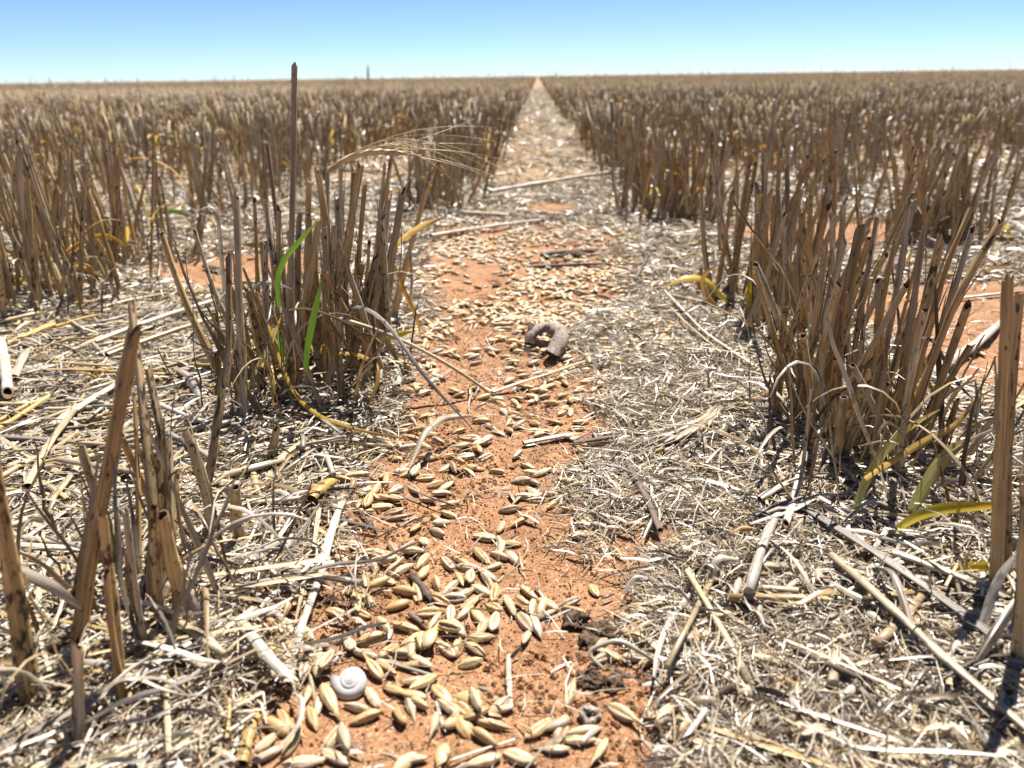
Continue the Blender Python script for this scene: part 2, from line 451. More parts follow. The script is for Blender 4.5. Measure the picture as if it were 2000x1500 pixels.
def stalk_batch(base, tip, r, bow=None, k=11, n=9, mid=None, sheath=True, mat=0):
    """one cut stalk: node swellings, a sheath that ends part way up, an open hollow end"""
    if bow is None: bow = rng.normal(0, 0.012, 3)
    if mid is not None:
        pts = np.array([base]+[np.asarray(m) for m in mid]+[tip], float)
        d = np.concatenate([[0], np.cumsum(np.linalg.norm(np.diff(pts, axis=0), axis=1))]); d /= d[-1]
        t = np.linspace(0, 1, k+4)
        P = np.stack([np.interp(t, d, pts[:, i]) for i in range(3)], 1)
        P[1:-1] = P[1:-1]*0.5 + 0.25*(P[:-2]+P[2:])
    else:
        P = stalk_path(base, tip, bow, k)
    k = len(P)
    t = np.linspace(0, 1, k)
    R = np.full(k, r)
    if sheath:
        ts = rng.uniform(0.35, 0.8)
        R = r*(0.86 + 0.22*(t < ts))
    nd = rng.integers(2, max(3, k-2))
    R[nd] *= 1.22
    R = R*rng.uniform(0.93, 1.07, k)
    b = Batch()
    rn = rng.random((1, 2))
    b.tubes(P[None], R[None], n, rnd=rn, cap=0, slant=1.6, squash=rng.uniform(0.75, 1.0))
    # open end: the rim turns in and the inner wall runs down
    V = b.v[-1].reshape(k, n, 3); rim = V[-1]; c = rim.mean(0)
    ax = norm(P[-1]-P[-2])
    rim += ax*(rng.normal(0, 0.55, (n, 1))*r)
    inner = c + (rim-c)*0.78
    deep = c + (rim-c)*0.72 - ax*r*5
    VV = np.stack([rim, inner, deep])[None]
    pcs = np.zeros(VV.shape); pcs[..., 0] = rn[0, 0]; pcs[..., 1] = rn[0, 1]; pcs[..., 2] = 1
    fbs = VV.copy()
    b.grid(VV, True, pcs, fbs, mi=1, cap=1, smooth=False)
    # strips of sheath peeling away
    for _ in range(int(rng.integers(1, 4))):
        i0 = int(rng.integers(0, k-4)); i1 = int(min(k-1, i0+rng.integers(3, 7)))
        Q = P[i0:i1+1].copy(); m = len(Q); u = np.linspace(0, 1, m)[:, None]
        a_ = rng.uniform(0, 6.28); U = norm(np.cross(ax, [0.3, 0.8, 0.1])); W_ = np.cross(ax, U)
        dv = math.cos(a_)*U+math.sin(a_)*W_
        Q = Q + dv*(r*0.95+rng.uniform(0, 2.2)*r*u**3)
        b.ribbons(Q[None], (r*rng.uniform(0.4, 1.1)*np.linspace(1, 0.3, m))[None], np.full((1, m), a_+PI/2+rng.normal(0, 0.4)), fold=0.3, m=3)
    return b

def curl_leaf(N, L0, L1, w0, w1, k=10, lift=0.01, wav=0.35, twist=1.6):
    """N dry leaf strips lying about the origin, wavy and twisting; returns points, widths, rolls"""
    L = rng.uniform(L0, L1, N)
    hd = rng.uniform(0, 2*PI, N)
    curv = rng.normal(0, 1.0, (N, 1)) + np.cumsum(rng.normal(0, wav, (N, k)), axis=1)
    ang = hd[:, None] + np.cumsum(curv, axis=1)*0.34/k
    st = (L/(k-1))[:, None]
    x = np.cumsum(np.cos(ang)*st, axis=1); y = np.cumsum(np.sin(ang)*st, axis=1)
    x -= x.mean(1, keepdims=True); y -= y.mean(1, keepdims=True)
    t = np.linspace(0, 1, k)[None]
    z = rng.uniform(0.1, 1, (N, 1))*lift*np.abs(np.sin(t*PI*rng.uniform(0.8, 2.2, (N, 1))+rng.uniform(0, 3, (N, 1))))
    W = rng.uniform(w0, w1, (N, 1))*(np.clip(np.sin(PI*(0.08+0.86*t)), 0, 1)**0.5)
    roll = rng.normal(0, 0.5, (N, 1)) + rng.normal(0, twist, (N, 1))*t
    return np.stack([x, y, z], -1), W, roll

def pool_stalk(i):
    h = 0.13
    lean = rng.normal(0, 0.006, 2)
    b = stalk_batch((0, 0, 0), (lean[0], lean[1], h), 0.0020, bow=rng.normal(0, 0.012, 3), k=8, n=7)
    return b.mesh('stalk_%d' % i, [M['stalk'], M['hollow']])
POOL = [pool_stalk(i) for i in range(26)]

def arch_leaf(L, wd, out=0.7, droop=1.2, k=9, kink=True):
    """a leaf that leaves the stem, bends over and hangs; base at the origin, arching toward +x"""
    a0 = rng.uniform(0.9, 1.35); t = np.linspace(0, 1, k)
    ang = a0 - droop*2.0*t**rng.uniform(0.8, 2.0)
    st = L/(k-1)
    x = np.concatenate([[0], np.cumsum(np.cos(ang[:-1])*st)]); z = np.concatenate([[0], np.cumsum(np.sin(ang[:-1])*st)])
    y = np.cumsum(rng.normal(0, 0.08, k))*st
    P = np.stack([x, y-y[0], z], 1)
    W = wd*np.clip(np.sin(PI*(0.16+0.80*t)), 0.05, 1)**0.6
    roll = rng.normal(0, 0.4) + rng.normal(0, 2.0)*t
    W = W*rng.uniform(0.7, 1.15, k)
    return P, W, roll
def pool_leaf(i, mat, L=(0.018, 0.055), wd=(0.0007, 0.0018)):
    P, W, ro = arch_leaf(rng.uniform(*L), rng.uniform(*wd), droop=rng.uniform(0.8, 1.5))
    b = Batch(); b.ribbons(P[None], W[None], ro[None], fold=0.42, m=4)
    return b.mesh('leaf_%s_%d' % (mat, i), [M[mat]])
LEAFS = [pool_leaf(i, 'leaf') for i in range(14)]
AMBER = [pool_leaf(i, 'amber', (0.03, 0.07), (0.0016, 0.0036)) for i in range(5)]
YELLOW = [pool_leaf(i, 'yellow', (0.03, 0.07), (0.002, 0.004)) for i in range(3)]
def pool_shred(i):
    k = 9; L = rng.uniform(0.03, 0.085); t = np.linspace(0, 1, k)
    az = rng.uniform(0, 6.28); ln = rng.uniform(0.05, 0.55)
    bendv = rng.normal(0, 0.5)*t**2 + np.cumsum(rng.normal(0, 0.10, k))
    a = ln+bendv; st = L/(k-1)
    rad = np.concatenate([[0], np.cumsum(np.sin(a[:-1])*st)]); z = np.concatenate([[0], np.cumsum(np.cos(a[:-1])*st)])
    P = np.stack([rad*math.cos(az), rad*math.sin(az)+np.cumsum(rng.normal(0, 0.0006, k)), z], 1)
    W = rng.uniform(0.0007, 0.0030)*np.linspace(1, 0.3, k)*rng.uniform(0.7, 1.2, k)
    b = Batch(); b.ribbons(P[None], W[None], (rng.uniform(0, 3)+rng.normal(0, 1.5)*t)[None], fold=0.3, m=3)
    return b.mesh('leaf_shred_%d' % i, [M['shred']])
SHRED = [pool_shred(i) for i in range(24)]
GREEN = [pool_leaf(i, 'green', (0.03, 0.07), (0.002, 0.004)) for i in range(3)]

def add_leaf_part(parent, pool, name, loc, az, s=1.0):
    o = link(name, random.choice(pool), parent, loc)
    o.rotation_euler = (random.uniform(-0.2, 0.2), random.uniform(-0.25, 0.35), az)
    o.scale = (s, s, s)
    return o

def root_empty(name, x, y, label, group):
    e = bpy.data.objects.new(name, None); COL.objects.link(e)
    e.empty_display_size = 0.02
    e.location = (x, y, float(hgt(x, y)))
    tag(e, label, 'stubble', group)
    return e

def fill_stalks(e, n, sx, sy, h0, h1, lean=(0.0, 0.0), cx=0.0, cy=0.0, r0=0.62, r1=1.10):
    for i in range(n):
        dx = np.clip(rng.normal(0, sx), -2*sx, 2*sx); dy = rng.uniform(-sy, sy)
        me = POOL[rng.integers(len(POOL))]
        z = float(hgt(e.location.x+cx+dx, e.location.y+cy+dy)) - e.location.z - 0.004
        o = link('stalk', me, e, (cx+dx, cy+dy, z))
        o.rotation_euler = (-(lean[1]+dy*1.2+rng.normal(0, 0.13)), lean[0]+dx*2.6+rng.normal(0, 0.13), rng.uniform(0, 6.28))
        # lean is applied after the spin about the stem: order XYZ turns Z first
        s = rng.uniform(r0, r1); hh = rng.uniform(h0, h1)/0.13
        if rng.random() < 0.18: hh *= rng.uniform(0.3, 0.7)
        o.scale = (s, s, hh)

def fill_leaves(e, n, sx, sy, pool=None, name='dead_leaf', zr=(0.0, 0.045), s=(0.7, 1.3), cx=0.0, cy=0.0):
    for i in range(n):
        dx = rng.normal(0, sx); dy = rng.uniform(-sy, sy)
        add_leaf_part(e, pool or LEAFS, name, (cx+dx, cy+dy, rng.uniform(*zr)), rng.uniform(0, 6.28), rng.uniform(*s))

def hero_stalk(e, bpx, tpx, wpx, dy=0.0, mid=None, name='stalk', sheath=True, label=None):
    """base and tip read off the photograph, set on the ground and in the upright plane through the base"""
    B = gph(*bpx); Y = B[1]
    dep = (B-CAM)@CF
    T = pl(tpx[0], tpx[1], Y+dy)
    ms = None
    if mid: ms = [pl(m[0], m[1], Y+dy*(i+1)/(len(mid)+1)) for i, m in enumerate(mid)]
    B = B - np.array([0, 0, 0.004])
    b = stalk_batch(B, T, wpx/F*dep*0.44, k=11, n=10, mid=ms, sheath=sheath)
    o = link(name, b.mesh(name, [M['stalk'], M['hollow']], origin=tuple(e.location)), e)
    if label: o['label'] = label
    return o

def hero_leaf(e, pts, wpx, mat, dy=0.0, name='leaf', ground_first=True, roll=0.0, tw=0.6, Y=None, label=None, fold=0.10):
    """a leaf along a traced line, standing in depth from its foot at Y to Y+dy"""
    if Y is None: Y = gph(*pts[0])[1]
    k = len(pts)
    Q = np.array([pl(p[0], p[1], Y+dy*i/(k-1)) for i, p in enumerate(pts)])
    d = np.concatenate([[0], np.cumsum(np.linalg.norm(np.diff(Q, axis=0), axis=1))]); d /= d[-1]
    kk = 16; t = np.linspace(0, 1, kk)
    P = np.stack([np.interp(t, d, Q[:, i]) for i in range(3)], 1)
    for _ in range(3): P[1:-1] = P[1:-1]*0.5 + 0.25*(P[:-2]+P[2:])
    dep = (Q[0]-CAM)@CF
    W = wpx/F*dep*np.clip(np.sin(PI*(0.14+0.84*t)), 0.04, 1)**0.7
    b = Batch(); b.ribbons(P[None], W[None], (roll+tw*(t-0.4))[None], fold=fold, m=5, ref=(0.15, -0.7, 0.6))
    o = link(name, b.mesh(name, [M[mat]], origin=tuple(e.location)), e)
    if label: o['label'] = label
    return o

def fill_shreds(e, n, sx, sy, cx=0.0, cy=0.0, lean=0.0):
    for i in range(n):
        dx = np.clip(rng.normal(0, sx), -2*sx, 2*sx); dy = rng.uniform(-sy, sy)
        o = link('leaf_shred', SHRED[rng.integers(len(SHRED))], e, (cx+dx, cy+dy, rng.uniform(-0.004, 0.012)))
        o.rotation_euler = (rng.normal(0, 0.12), lean+rng.normal(0, 0.12), rng.uniform(0, 6.28)); q = rng.uniform(0.6, 1.25); o.scale = (q, q, q)

# ------------------------------------------------------------------ the near stubble clumps, stalk by stalk
# the tall clump left of the sand strip
p = gph(590, 770)
A = root_empty('stubble_clump', p[0], p[1], 'tall stubble clump with green blades and one very long straw, left of the sand', 'near stubble clumps')
for bp, tp, wd, dy, mid in [
    ((480, 845), (462, 385), 19, 0.03, None), ((560, 800), (575, 130), 17, 0.03, [(566, 600), (573, 330)]), ((480, 745), (380, 450), 13, 0.0, [(452, 640), (415, 560)]),
    ((395, 985), (447, 500), 17, 0.04, [(425, 820), (447, 690)]), ((563, 790), (622, 435), 17, 0.02, None), ((652, 705), (621, 335), 17, 0.0, None),
    ((655, 705), (703, 330), 17, 0.0, None), ((700, 735), (757, 392), 24, 0.03, None), ((733, 705), (786, 375), 24, 0.02, None),
    ((762, 625), (838, 352), 15, 0.0, [(795, 510)]), ((735, 565), (776, 230), 12, 0.0, None), ((668, 565), (665, 332), 13, 0.0, None),
    ((570, 725), (522, 282), 12, 0.03, None), ((560, 745), (520, 394), 17, 0.03, None), ((505, 685), (497, 391), 10, 0.0, None),
    ((600, 695), (603, 363), 18, 0.0, None), ((645, 745), (659, 388), 17, 0.02, None), ((680, 705), (712, 363), 13, 0.02, None),
    ((725, 565), (752, 318), 12, 0.0, None), ((655, 640), (690, 332), 13, 0.0, None), ((625, 770), (640, 440), 15, 0.02, None),
    ((540, 760), (512, 480), 16, 0.02, None), ((590, 755), (585, 420), 16, 0.02, None), ((680, 765), (735, 500), 18, 0.02, None),
    ((545, 720), (545, 410), 14, 0.0, None), ((630, 790), (668, 600), 20, 0.02, None), ((470, 800), (452, 640), 14, 0.0, None),
    ((520, 905), (540, 838), 22, 0.0, None), ((720, 690), (768, 470), 16, 0.02, None)]:
    hero_stalk(A, bp, tp, wd, dy, mid)
yA = A.location.y
hero_leaf(A, [(597, 725), (600, 680), (612, 620), (626, 560), (631, 540)], 13, 'green', 0.01, 'green_blade', Y=yA-0.045, roll=0.2, tw=0.3, label='bright green blade low in the clump')
hero_leaf(A, [(545, 600), (540, 545), (556, 500), (580, 478), (606, 446), (622, 430)], 11, 'green', 0.01, 'green_blade', Y=yA-0.045, roll=0.3, tw=0.9, label='green blade bent across the tall straw')
hero_leaf(A, [(552, 720), (548, 680), (543, 640)], 10, 'green', 0.0, 'green_blade', Y=yA+0.01)
hero_leaf(A, [(482, 765), (500, 720), (530, 670), (548, 620)], 9, 'sage', 0.0, 'leaf', Y=yA-0.03)
hero_leaf(A, [(520, 625), (545, 700), (570, 770), (610, 810), (660, 830), (720, 845), (800, 858)], 8, 'amber', -0.05, 'leaf', Y=yA-0.02)
hero_leaf(A, [(735, 662), (760, 655), (805, 648)], 14, 'yellow', 0.0, 'yellow_leaf', Y=yA+0.03)
hero_leaf(A, [(770, 480), (800, 455), (830, 438), (868, 424)], 13, 'amber', 0.02, 'yellow_leaf', Y=yA+0.05)
hero_leaf(A, [(655, 690), (690, 688), (720, 700), (745, 720), (735, 760), (712, 800), (700, 835)], 9, 'amber', -0.03, 'leaf', Y=yA)
hero_leaf(A, [(520, 625), (560, 605), (600, 600), (650, 618), (690, 635), (720, 670)], 6, 'shred', -0.02, 'dead_leaf', Y=yA-0.02)
hero_leaf(A, [(665, 640), (685, 585), (720, 600), (760, 630), (790, 680), (830, 740), (880, 790), (925, 840)], 8, 'straw_grey', -0.06, 'dead_leaf', Y=yA-0.01)
hero_leaf(A, [(440, 600), (430, 470), (425, 400), (400, 395), (380, 420)], 8, 'leaf', 0.0, 'dead_leaf', Y=yA+0.02)
hero_leaf(A, [(490, 570), (505, 552), (530, 550), (570, 565)], 8, 'leaf', 0.0, 'dead_leaf', Y=yA-0.03)
hero_leaf(A, [(770, 520), (790, 570), (815, 620), (822, 660)], 9, 'amber', 0.0, 'leaf', Y=yA+0.05)
hero_leaf(A, [(800, 470), (806, 560), (790, 620)], 6, 'leaf', 0.0, 'dead_leaf', Y=yA+0.06)
fill_leaves(A, 26, 0.028, 0.05, zr=(0.0, 0.03))
fill_leaves(A, 5, 0.02, 0.04, AMBER, 'leaf', zr=(0.0, 0.05))
fill_stalks(A, 34, 0.022, 0.045, 0.045, 0.10, cy=0.02)
fill_shreds(A, 95, 0.026, 0.048, cy=0.0)

# the blurred clump closest to the lens, front left
p = gph(270, 1230)
B = root_empty('stubble_clump', p[0], p[1], 'black spotted stubble clump right in front of the lens, lower left', 'near stubble clumps')
for bp, tp, wd, dy, mid in [
    ((140, 1320), (262, 640), 36, 0.03, [(170, 1110), (215, 900)]), ((292, 1260), (256, 592), 27, 0.05, [(300, 1000), (276, 760)]), ((340, 1190), (290, 720), 22, 0.02, [(318, 860)]),
    ((268, 1190), (262, 770), 11, 0.03, None), ((250, 1400), (208, 1120), 22, 0.0, None), ((58, 1400), (-45, 770), 44, 0.0, None),
    ((300, 1240), (330, 860), 20, 0.03, None), ((150, 1480), (150, 1260), 26, 0.0, None), ((235, 1370), (200, 1010), 24, 0.0, None),
    ((318, 1250), (300, 990), 22, 0.0, None), ((60, 1330), (30, 1090), 24, 0.0, None), ((330, 1140), (345, 930), 16, 0.02, None), ((285, 1300), (245, 1000), 18, 0.0, None)]:
    hero_stalk(B, bp, tp, wd, dy, mid)
fill_leaves(B, 26, 0.028, 0.05, zr=(0.0, 0.025), s=(0.6, 1.2))
hero_leaf(B, [(285, 1135), (330, 1140), (375, 1155), (395, 1230), (370, 1310), (335, 1365)], 16, 'leaf', -0.01, 'dead_leaf', Y=B.location.y)
hero_leaf(B, [(20, 1105), (60, 1125), (110, 1150), (160, 1190)], 24, 'leaf', 0.0, 'dead_leaf', Y=B.location.y-0.02)

fill_stalks(B, 8, 0.016, 0.03, 0.03, 0.06, cy=0.02)
fill_shreds(B, 40, 0.022, 0.04)

# the leaning black spotted clump, right of the chaff
p = gph(1710, 880)
C = root_empty('stubble_clump', p[0], p[1], 'leaning black spotted stubble clump with broad yellowing leaves, right of the chaff', 'near stubble clumps')
for bp, tp, wd, dy, mid in [
    ((1598, 830), (1681, 445), 28, 0.02, None), ((1683, 895), (1776, 419), 16, 0.02, None), ((1738, 875), (1804, 447), 17, 0.02, None), ((1742, 895), (1838, 467), 21, 0.01, [(1790, 660)]),
    ((1752, 875), (1894, 411), 15, 0.02, [(1801, 682), (1854, 503)]), ((1768, 865), (1899, 447), 15, 0.02, None), ((1760, 905), (1952, 436), 20, 0.02, [(1787, 794), (1866, 587)]),
    ((1648, 835), (1712, 430), 13, 0.03, None), ((1608, 850), (1605, 650), 15, 0.0, None), ((1725, 900), (1790, 640), 22, 0.01, None),
    ((1625, 835), (1665, 560), 15, 0.02, None), ((1660, 850), (1690, 620), 13, 0.02, None), ((1700, 860), (1775, 610), 12, 0.02, None),
    ((1560, 960), (1585, 760), 9, 0.0, None), ((1880, 880), (1912, 785), 18, 0.0, None), ((1870, 910), (1940, 810), 16, 0.0, None), ((1830, 800), (1850, 745), 9, 0.0, None),
    ((1635, 860), (1632, 700), 14, 0.0, None), ((1615, 800), (1640, 600), 15, 0.02, None), ((1670, 880), (1700, 700), 14, 0.0, None)]:
    hero_stalk(C, bp, tp, wd, dy, mid)
yC = gph(1780, 1010)[1] - 0.008
hero_leaf(C, [(1668, 1005), (1688, 945), (1712, 905), (1745, 862), (1790, 825), (1836, 800)], 22, 'sage', 0.02, 'leaf', Y=yC, roll=0.4, tw=0.9, label='long sage and tan leaf')
hero_leaf(C, [(1690, 935), (1735, 905), (1790, 870), (1850, 840), (1880, 828), (1895, 780), (1950, 757)], 15, 'amber', 0.05, 'leaf', Y=yC, roll=0.2, tw=0.8)
hero_leaf(C, [(1775, 1012), (1800, 965), (1830, 915), (1860, 878), (1905, 852)], 30, 'sage', 0.02, 'leaf', Y=yC, roll=0.15, tw=0.3, label='broad yellow green leaf pointing up')
hero_leaf(C, [(1745, 1040), (1790, 1006), (1840, 992), (1900, 990), (1985, 986)], 22, 'yellow', 0.0, 'yellow_leaf', Y=yC-0.012, roll=0.3, tw=0.5, label='yellow leaf lying level across the clump foot')
hero_leaf(C, [(1795, 660), (1818, 655), (1840, 690), (1862, 740), (1900, 780)], 10, 'twig', 0.0, 'dead_leaf', Y=yC+0.06)
fill_leaves(C, 34, 0.03, 0.05, zr=(0.0, 0.025))
fill_stalks(C, 30, 0.017, 0.045, 0.04, 0.095, (0.22, 0.0), cx=-0.004, cy=0.015)
fill_shreds(C, 90, 0.024, 0.055, lean=0.15)

# the pair of pale stalks at the right edge
p = gph(1955, 1160)
E = root_empty('stubble_clump', p[0], p[1], 'pair of thick pale stalks cut by the right edge of the picture', 'near stubble clumps')
for bp, tp, wd, dy, mid in [((1948, 1180), (1968, 545), 31, 0.02, [(1957, 860)]), ((1975, 1170), (1992, 575), 26, 0.03, None), ((1990, 1300), (2012, 830), 30, 0.0, None), ((2030, 1180), (2060, 600), 28, 0.02, None), ((2080, 1250), (2090, 700), 28, 0.02, None)]:
    hero_stalk(E, bp, tp, wd, dy, mid)
hero_leaf(E, [(1828, 1130), (1880, 1108), (1940, 1106), (2010, 1120)], 20, 'yellow', 0.0, 'yellow_leaf', Y=E.location.y+0.002, roll=0.3, tw=0.4)
hero_leaf(E, [(1990, 1080), (1950, 1130), (1920, 1220), (1900, 1290)], 20, 'leaf', -0.02, 'dead_leaf', Y=E.location.y-0.01)
fill_leaves(E, 14, 0.02, 0.03, zr=(0.0, 0.02))

def clump_px(px, py, n, sx, sy, h0, h1, lean, label, leaves=14, amber=0, yellow=0, extra=()):
    p = gph(px, py)
    e = root_empty('stubble_clump', p[0], p[1], label, 'near stubble clumps')
    fill_stalks(e, n, sx, sy, h0, h1, lean)
    fill_leaves(e, leaves, sx*1.2, sy, zr=(0.0, 0.03))
    fill_shreds(e, 44, sx*1.15, sy, lean=lean[0])
    if amber: fill_leaves(e, amber, sx*1.3, sy, AMBER, 'leaf')
    if yellow: fill_leaves(e, yellow, sx*1.3, sy, YELLOW, 'yellow_leaf')
    return e
D = clump_px(1535, 625, 64, 0.024, 0.065, 0.070, 0.115, (0.10, 0.0), 'dense dark stubble clump behind the leaning spotted one', 26, 3, 2)
yD = D.location.y
hero_leaf(D, [(1420, 590), (1380, 545), (1340, 540), (1300, 560)], 14, 'yellow', -0.01, 'yellow_leaf', Y=yD, label='curled yellow leaf on the chaff side')
hero_leaf(D, [(1400, 600), (1375, 570), (1372, 535), (1400, 520)], 12, 'amber', 0.0, 'leaf', Y=yD-0.02)
hero_leaf(D, [(1462, 600), (1468, 560), (1475, 520)], 16, 'yellow', 0.0, 'yellow_leaf', Y=yD-0.04)
for bp, tp, wd in [((1408, 500), (1400, 300), 8), ((1440, 540), (1441, 335), 8), ((1470, 620), (1498, 300), 11), ((1560, 660), (1620, 400), 14), ((1585, 690), (1650, 470), 15)]:
    hero_stalk(D, bp, tp, wd, 0.0)
Fc = clump_px(1315, 425, 80, 0.030, 0.05, 0.070, 0.108, (0.0, 0.0), 'round dark stubble clump standing alone at the edge of the chaff', 18, 4)
G = clump_px(1815, 465, 56, 0.030, 0.05, 0.065, 0.105, (0.03, 0.0), 'brown stubble clump beyond the bare sand on the right', 14, 2, 2)
H = clump_px(845, 405, 36, 0.020, 0.07, 0.06, 0.105, (0.0, 0.0), 'thin stubble clump where the left row starts again behind the bearded ear', 10, 3, 1)
I1 = clump_px(75, 590, 50, 0.030, 0.06, 0.085, 0.125, (0.02, 0.0), 'tall grey brown stubble clump at the left edge', 22, 5, 1)
I2 = clump_px(235, 515, 40, 0.030, 0.06, 0.08, 0.12, (0.03, 0.0), 'open stubble clump with drooping amber leaves near the left edge', 16, 5, 1)
yI = I2.location.y
hero_leaf(I2, [(110, 505), (160, 470), (205, 455), (248, 480)], 11, 'amber', 0.0, 'leaf', Y=yI-0.1)
hero_leaf(I2, [(115, 515), (160, 520), (205, 545)], 9, 'amber', 0.0, 'leaf', Y=yI-0.12)
hero_leaf(I2, [(0, 548), (60, 545), (110, 555)], 8, 'yellow', 0.0, 'yellow_leaf', Y=yI-0.12)
hero_leaf(I2, [(300, 418), (330, 410), (352, 414), (378, 425)], 9, 'green', 0.0, 'green_blade', Y=yI+0.05)

# ------------------------------------------------------------------ the rows of stubble behind
HERO = [(o.location.x, o.location.y) for o in (A, B, C, D, Fc, G, H, I1, I2, E)]
def rowx(k, y):
    return 0.01 + ROW*(k+0.5 if k >= 0 else k+0.5) + 0.02*(float(vnoise(k*7.3, y, 0.5, 21))-0.5)
def gap_ok(x, y):
    if y < 0.6 and abs(x) < 0.33: return False
    if -0.2 < x < -0.05 and y < 1.08: return False
    if 0.05 < x < 0.24 and y < 1.06: return False
    if 0.24 < x < 0.60 and y < 0.98: return False
    if -0.52 < x < -0.25 and y < 0.66: return False
    for hx, hy in HERO:
        if abs(hx-x) < 0.1 and abs(hy-y) < 0.10: return False
    return True

def merged_clump(i, n=36, sy=0.075, sx=0.024):
    b = Batch()
    dx = np.clip(rng.normal(0, sx, n), -2*sx, 2*sx); dy = rng.uniform(-sy, sy, n)
    h = rng.uniform(0.070, 0.118, n)*np.where(rng.random(n) < 0.15, 0.6, 1.0)
    lx = dx*2.0 + rng.normal(0, 0.15, n); ly = dy*1.0 + rng.normal(0, 0.13, n)
    t = np.linspace(0, 1, 4)[None]
    P = np.stack([dx[:, None]+lx[:, None]*h[:, None]*t, dy[:, None]+ly[:, None]*h[:, None]*t, -0.004+h[:, None]*t], -1)
    P[:, 1:3] += rng.normal(0, 0.0012, (n, 2, 3))
    R = np.repeat(rng.uniform(0.0011, 0.0022, (n, 1)), 4, 1)*np.array([1.1, 1.1, 0.95, 0.9])
    b.tubes(P, R, 6, cap=1, slant=1.2)
    for mi, cnt in ((1, 12), (0, 10), (2, rng.integers(2, 7)), (3, rng.integers(0, 3))):
        for j in range(int(cnt)):
            Q, W, ro = arch_leaf(rng.uniform(0.03, 0.07), rng.uniform(0.002, 0.004), droop=rng.uniform(0.8, 1.5), k=6)
            a = rng.uniform(0, 6.28); c, s = math.cos(a), math.sin(a)
            Q = np.stack([Q[:, 0]*c-Q[:, 1]*s, Q[:, 0]*s+Q[:, 1]*c, Q[:, 2]], 1) + np.array([rng.normal(0, sx), rng.uniform(-sy, sy), rng.uniform(0, 0.05)])
            b.ribbons(Q[None], W[None], ro[None], fold=0.2, mi=mi)
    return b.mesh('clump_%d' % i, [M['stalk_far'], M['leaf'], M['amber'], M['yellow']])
CL = [merged_clump(i) for i in range(14)]
CLW = [merged_clump(20+i, 40, 0.08, 0.050) for i in range(10)]
ORD = ['first', 'second', 'third', 'fourth', 'fifth', 'sixth', 'seventh', 'eighth', 'ninth', 'tenth', 'eleventh', 'twelfth', 'thirteenth', 'fourteenth', 'fifteenth', 'sixteenth', 'seventeenth', 'eighteenth', 'nineteenth', 'twentieth', 'twenty-first', 'twenty-second', 'twenty-third', 'twenty-fourth', 'twenty-fifth', 'twenty-sixth', 'twenty-seventh', 'twenty-eighth', 'twenty-ninth', 'thirtieth']
cands = []
for k in range(-60, 60):
    y = 0.45 + 0.08*random.random()
    while y < 7.5:
        x = rowx(k, y)
        if gap_ok(x, y) and bool(inview(np.array([x]), np.array([y]), 0.05)[0]) and random.random() > 0.10:
            cands.append((math.hypot(x, y), k, x, y))
        y += random.uniform(0.12, 0.165)
cands.sort()
near = cands[:290]
far_start = near[-1][0]
per = {}
for d, k, x, y in near:
    per.setdefault(k, []).append((y, x, d))
for k, lst in per.items():
    side = 'left' if k < 0 else 'right'
    rn = ORD[(-k-1) if k < 0 else k] if ((-k-1) if k < 0 else k) < len(ORD) else 'outermost'
    for i, (y, x, d) in enumerate(sorted(lst)):
        if i < len(ORD):
            lab = '%s brown stubble clump from the camera in the %s row %s of the sand strip' % (ORD[i], rn, side)
        else:
            lab = 'small distant stubble clump far along the %s row %s of the sand strip' % (rn, side)
        grp = 'stubble clumps in the rows %s of the sand strip' % side
        if d < 1.45:
            e = root_empty('stubble_clump', x, y, lab, grp)
            fill_stalks(e, int(rng.integers(24, 34)), 0.026 if k in (-1, 0) else 0.044, 0.075, 0.068, 0.118)
            fill_leaves(e, 7, 0.03, 0.07, zr=(0.0, 0.04))
            fill_shreds(e, 12, 0.024, 0.07)
            fill_leaves(e, int(rng.integers(0, 4)), 0.03, 0.07, AMBER, 'leaf', zr=(0.0, 0.06))
            if rng.random() < 0.3: fill_leaves(e, 1, 0.03, 0.07, YELLOW, 'yellow_leaf')
            if rng.random() < 0.12: fill_leaves(e, 1, 0.03, 0.07, GREEN, 'green_blade')
        else:
            o = link('stubble_clump', CL[rng.integers(len(CL))] if k in (-1, 0) else CLW[rng.integers(len(CLW))], None, (x, y, float(hgt(x, y))))
            o.rotation_euler = (0, 0, PI*float(rng.integers(0, 2)) + rng.normal(0, 0.1))
            s = rng.uniform(0.9, 1.08); o.scale = (s, s, rng.uniform(0.9, 1.1))
            tag(o, lab, 'stubble', grp)

# the rest of the paddock reads as one mass
def far_field(name, d0, d1, dens, r0, r1, h0, h1):
    A_ = 0.70*(d1*d1-d0*d0)
    n = int(A_*dens)
    d = np.sqrt(rng.uniform(d0*d0, d1*d1, n)); a = rng.uniform(-0.62, 0.62, n) - AL*0
    x = np.sin(a)*d; y = np.cos(a)*d
    kr = np.round((x-0.01)/ROW-0.5)
    sg = np.where(np.abs(kr+0.5) < 1, 0.026, 0.055)
    x = 0.01 + ROW*(kr+0.5) + sg*np.clip(rng.normal(0, 1, n), -2.2, 2.2)
    # clumped along the row
    keep = vnoise(kr*3.7, y, 0.11, 31) > 0.25
    x, y = x[keep], y[keep]; n = len(x)
    h = rng.uniform(h0, h1, n)*np.where(rng.random(n) < 0.02, rng.uniform(1.3, 1.9, n), 1.0)
    lx, ly = rng.normal(0, 0.10, n), rng.normal(0, 0.10, n)
    t = np.array([0, 1.0])[None]
    z = hgt(x, y)-0.005
    P = np.stack([x[:, None]+(lx*h)[:, None]*t, y[:, None]+(ly*h)[:, None]*t, z[:, None]+h[:, None]*t], -1)
    R = np.repeat(rng.uniform(r0, r1, (n, 1)), 2, 1)*np.array([1.1, 0.85])
    return P, R
b = Batch()
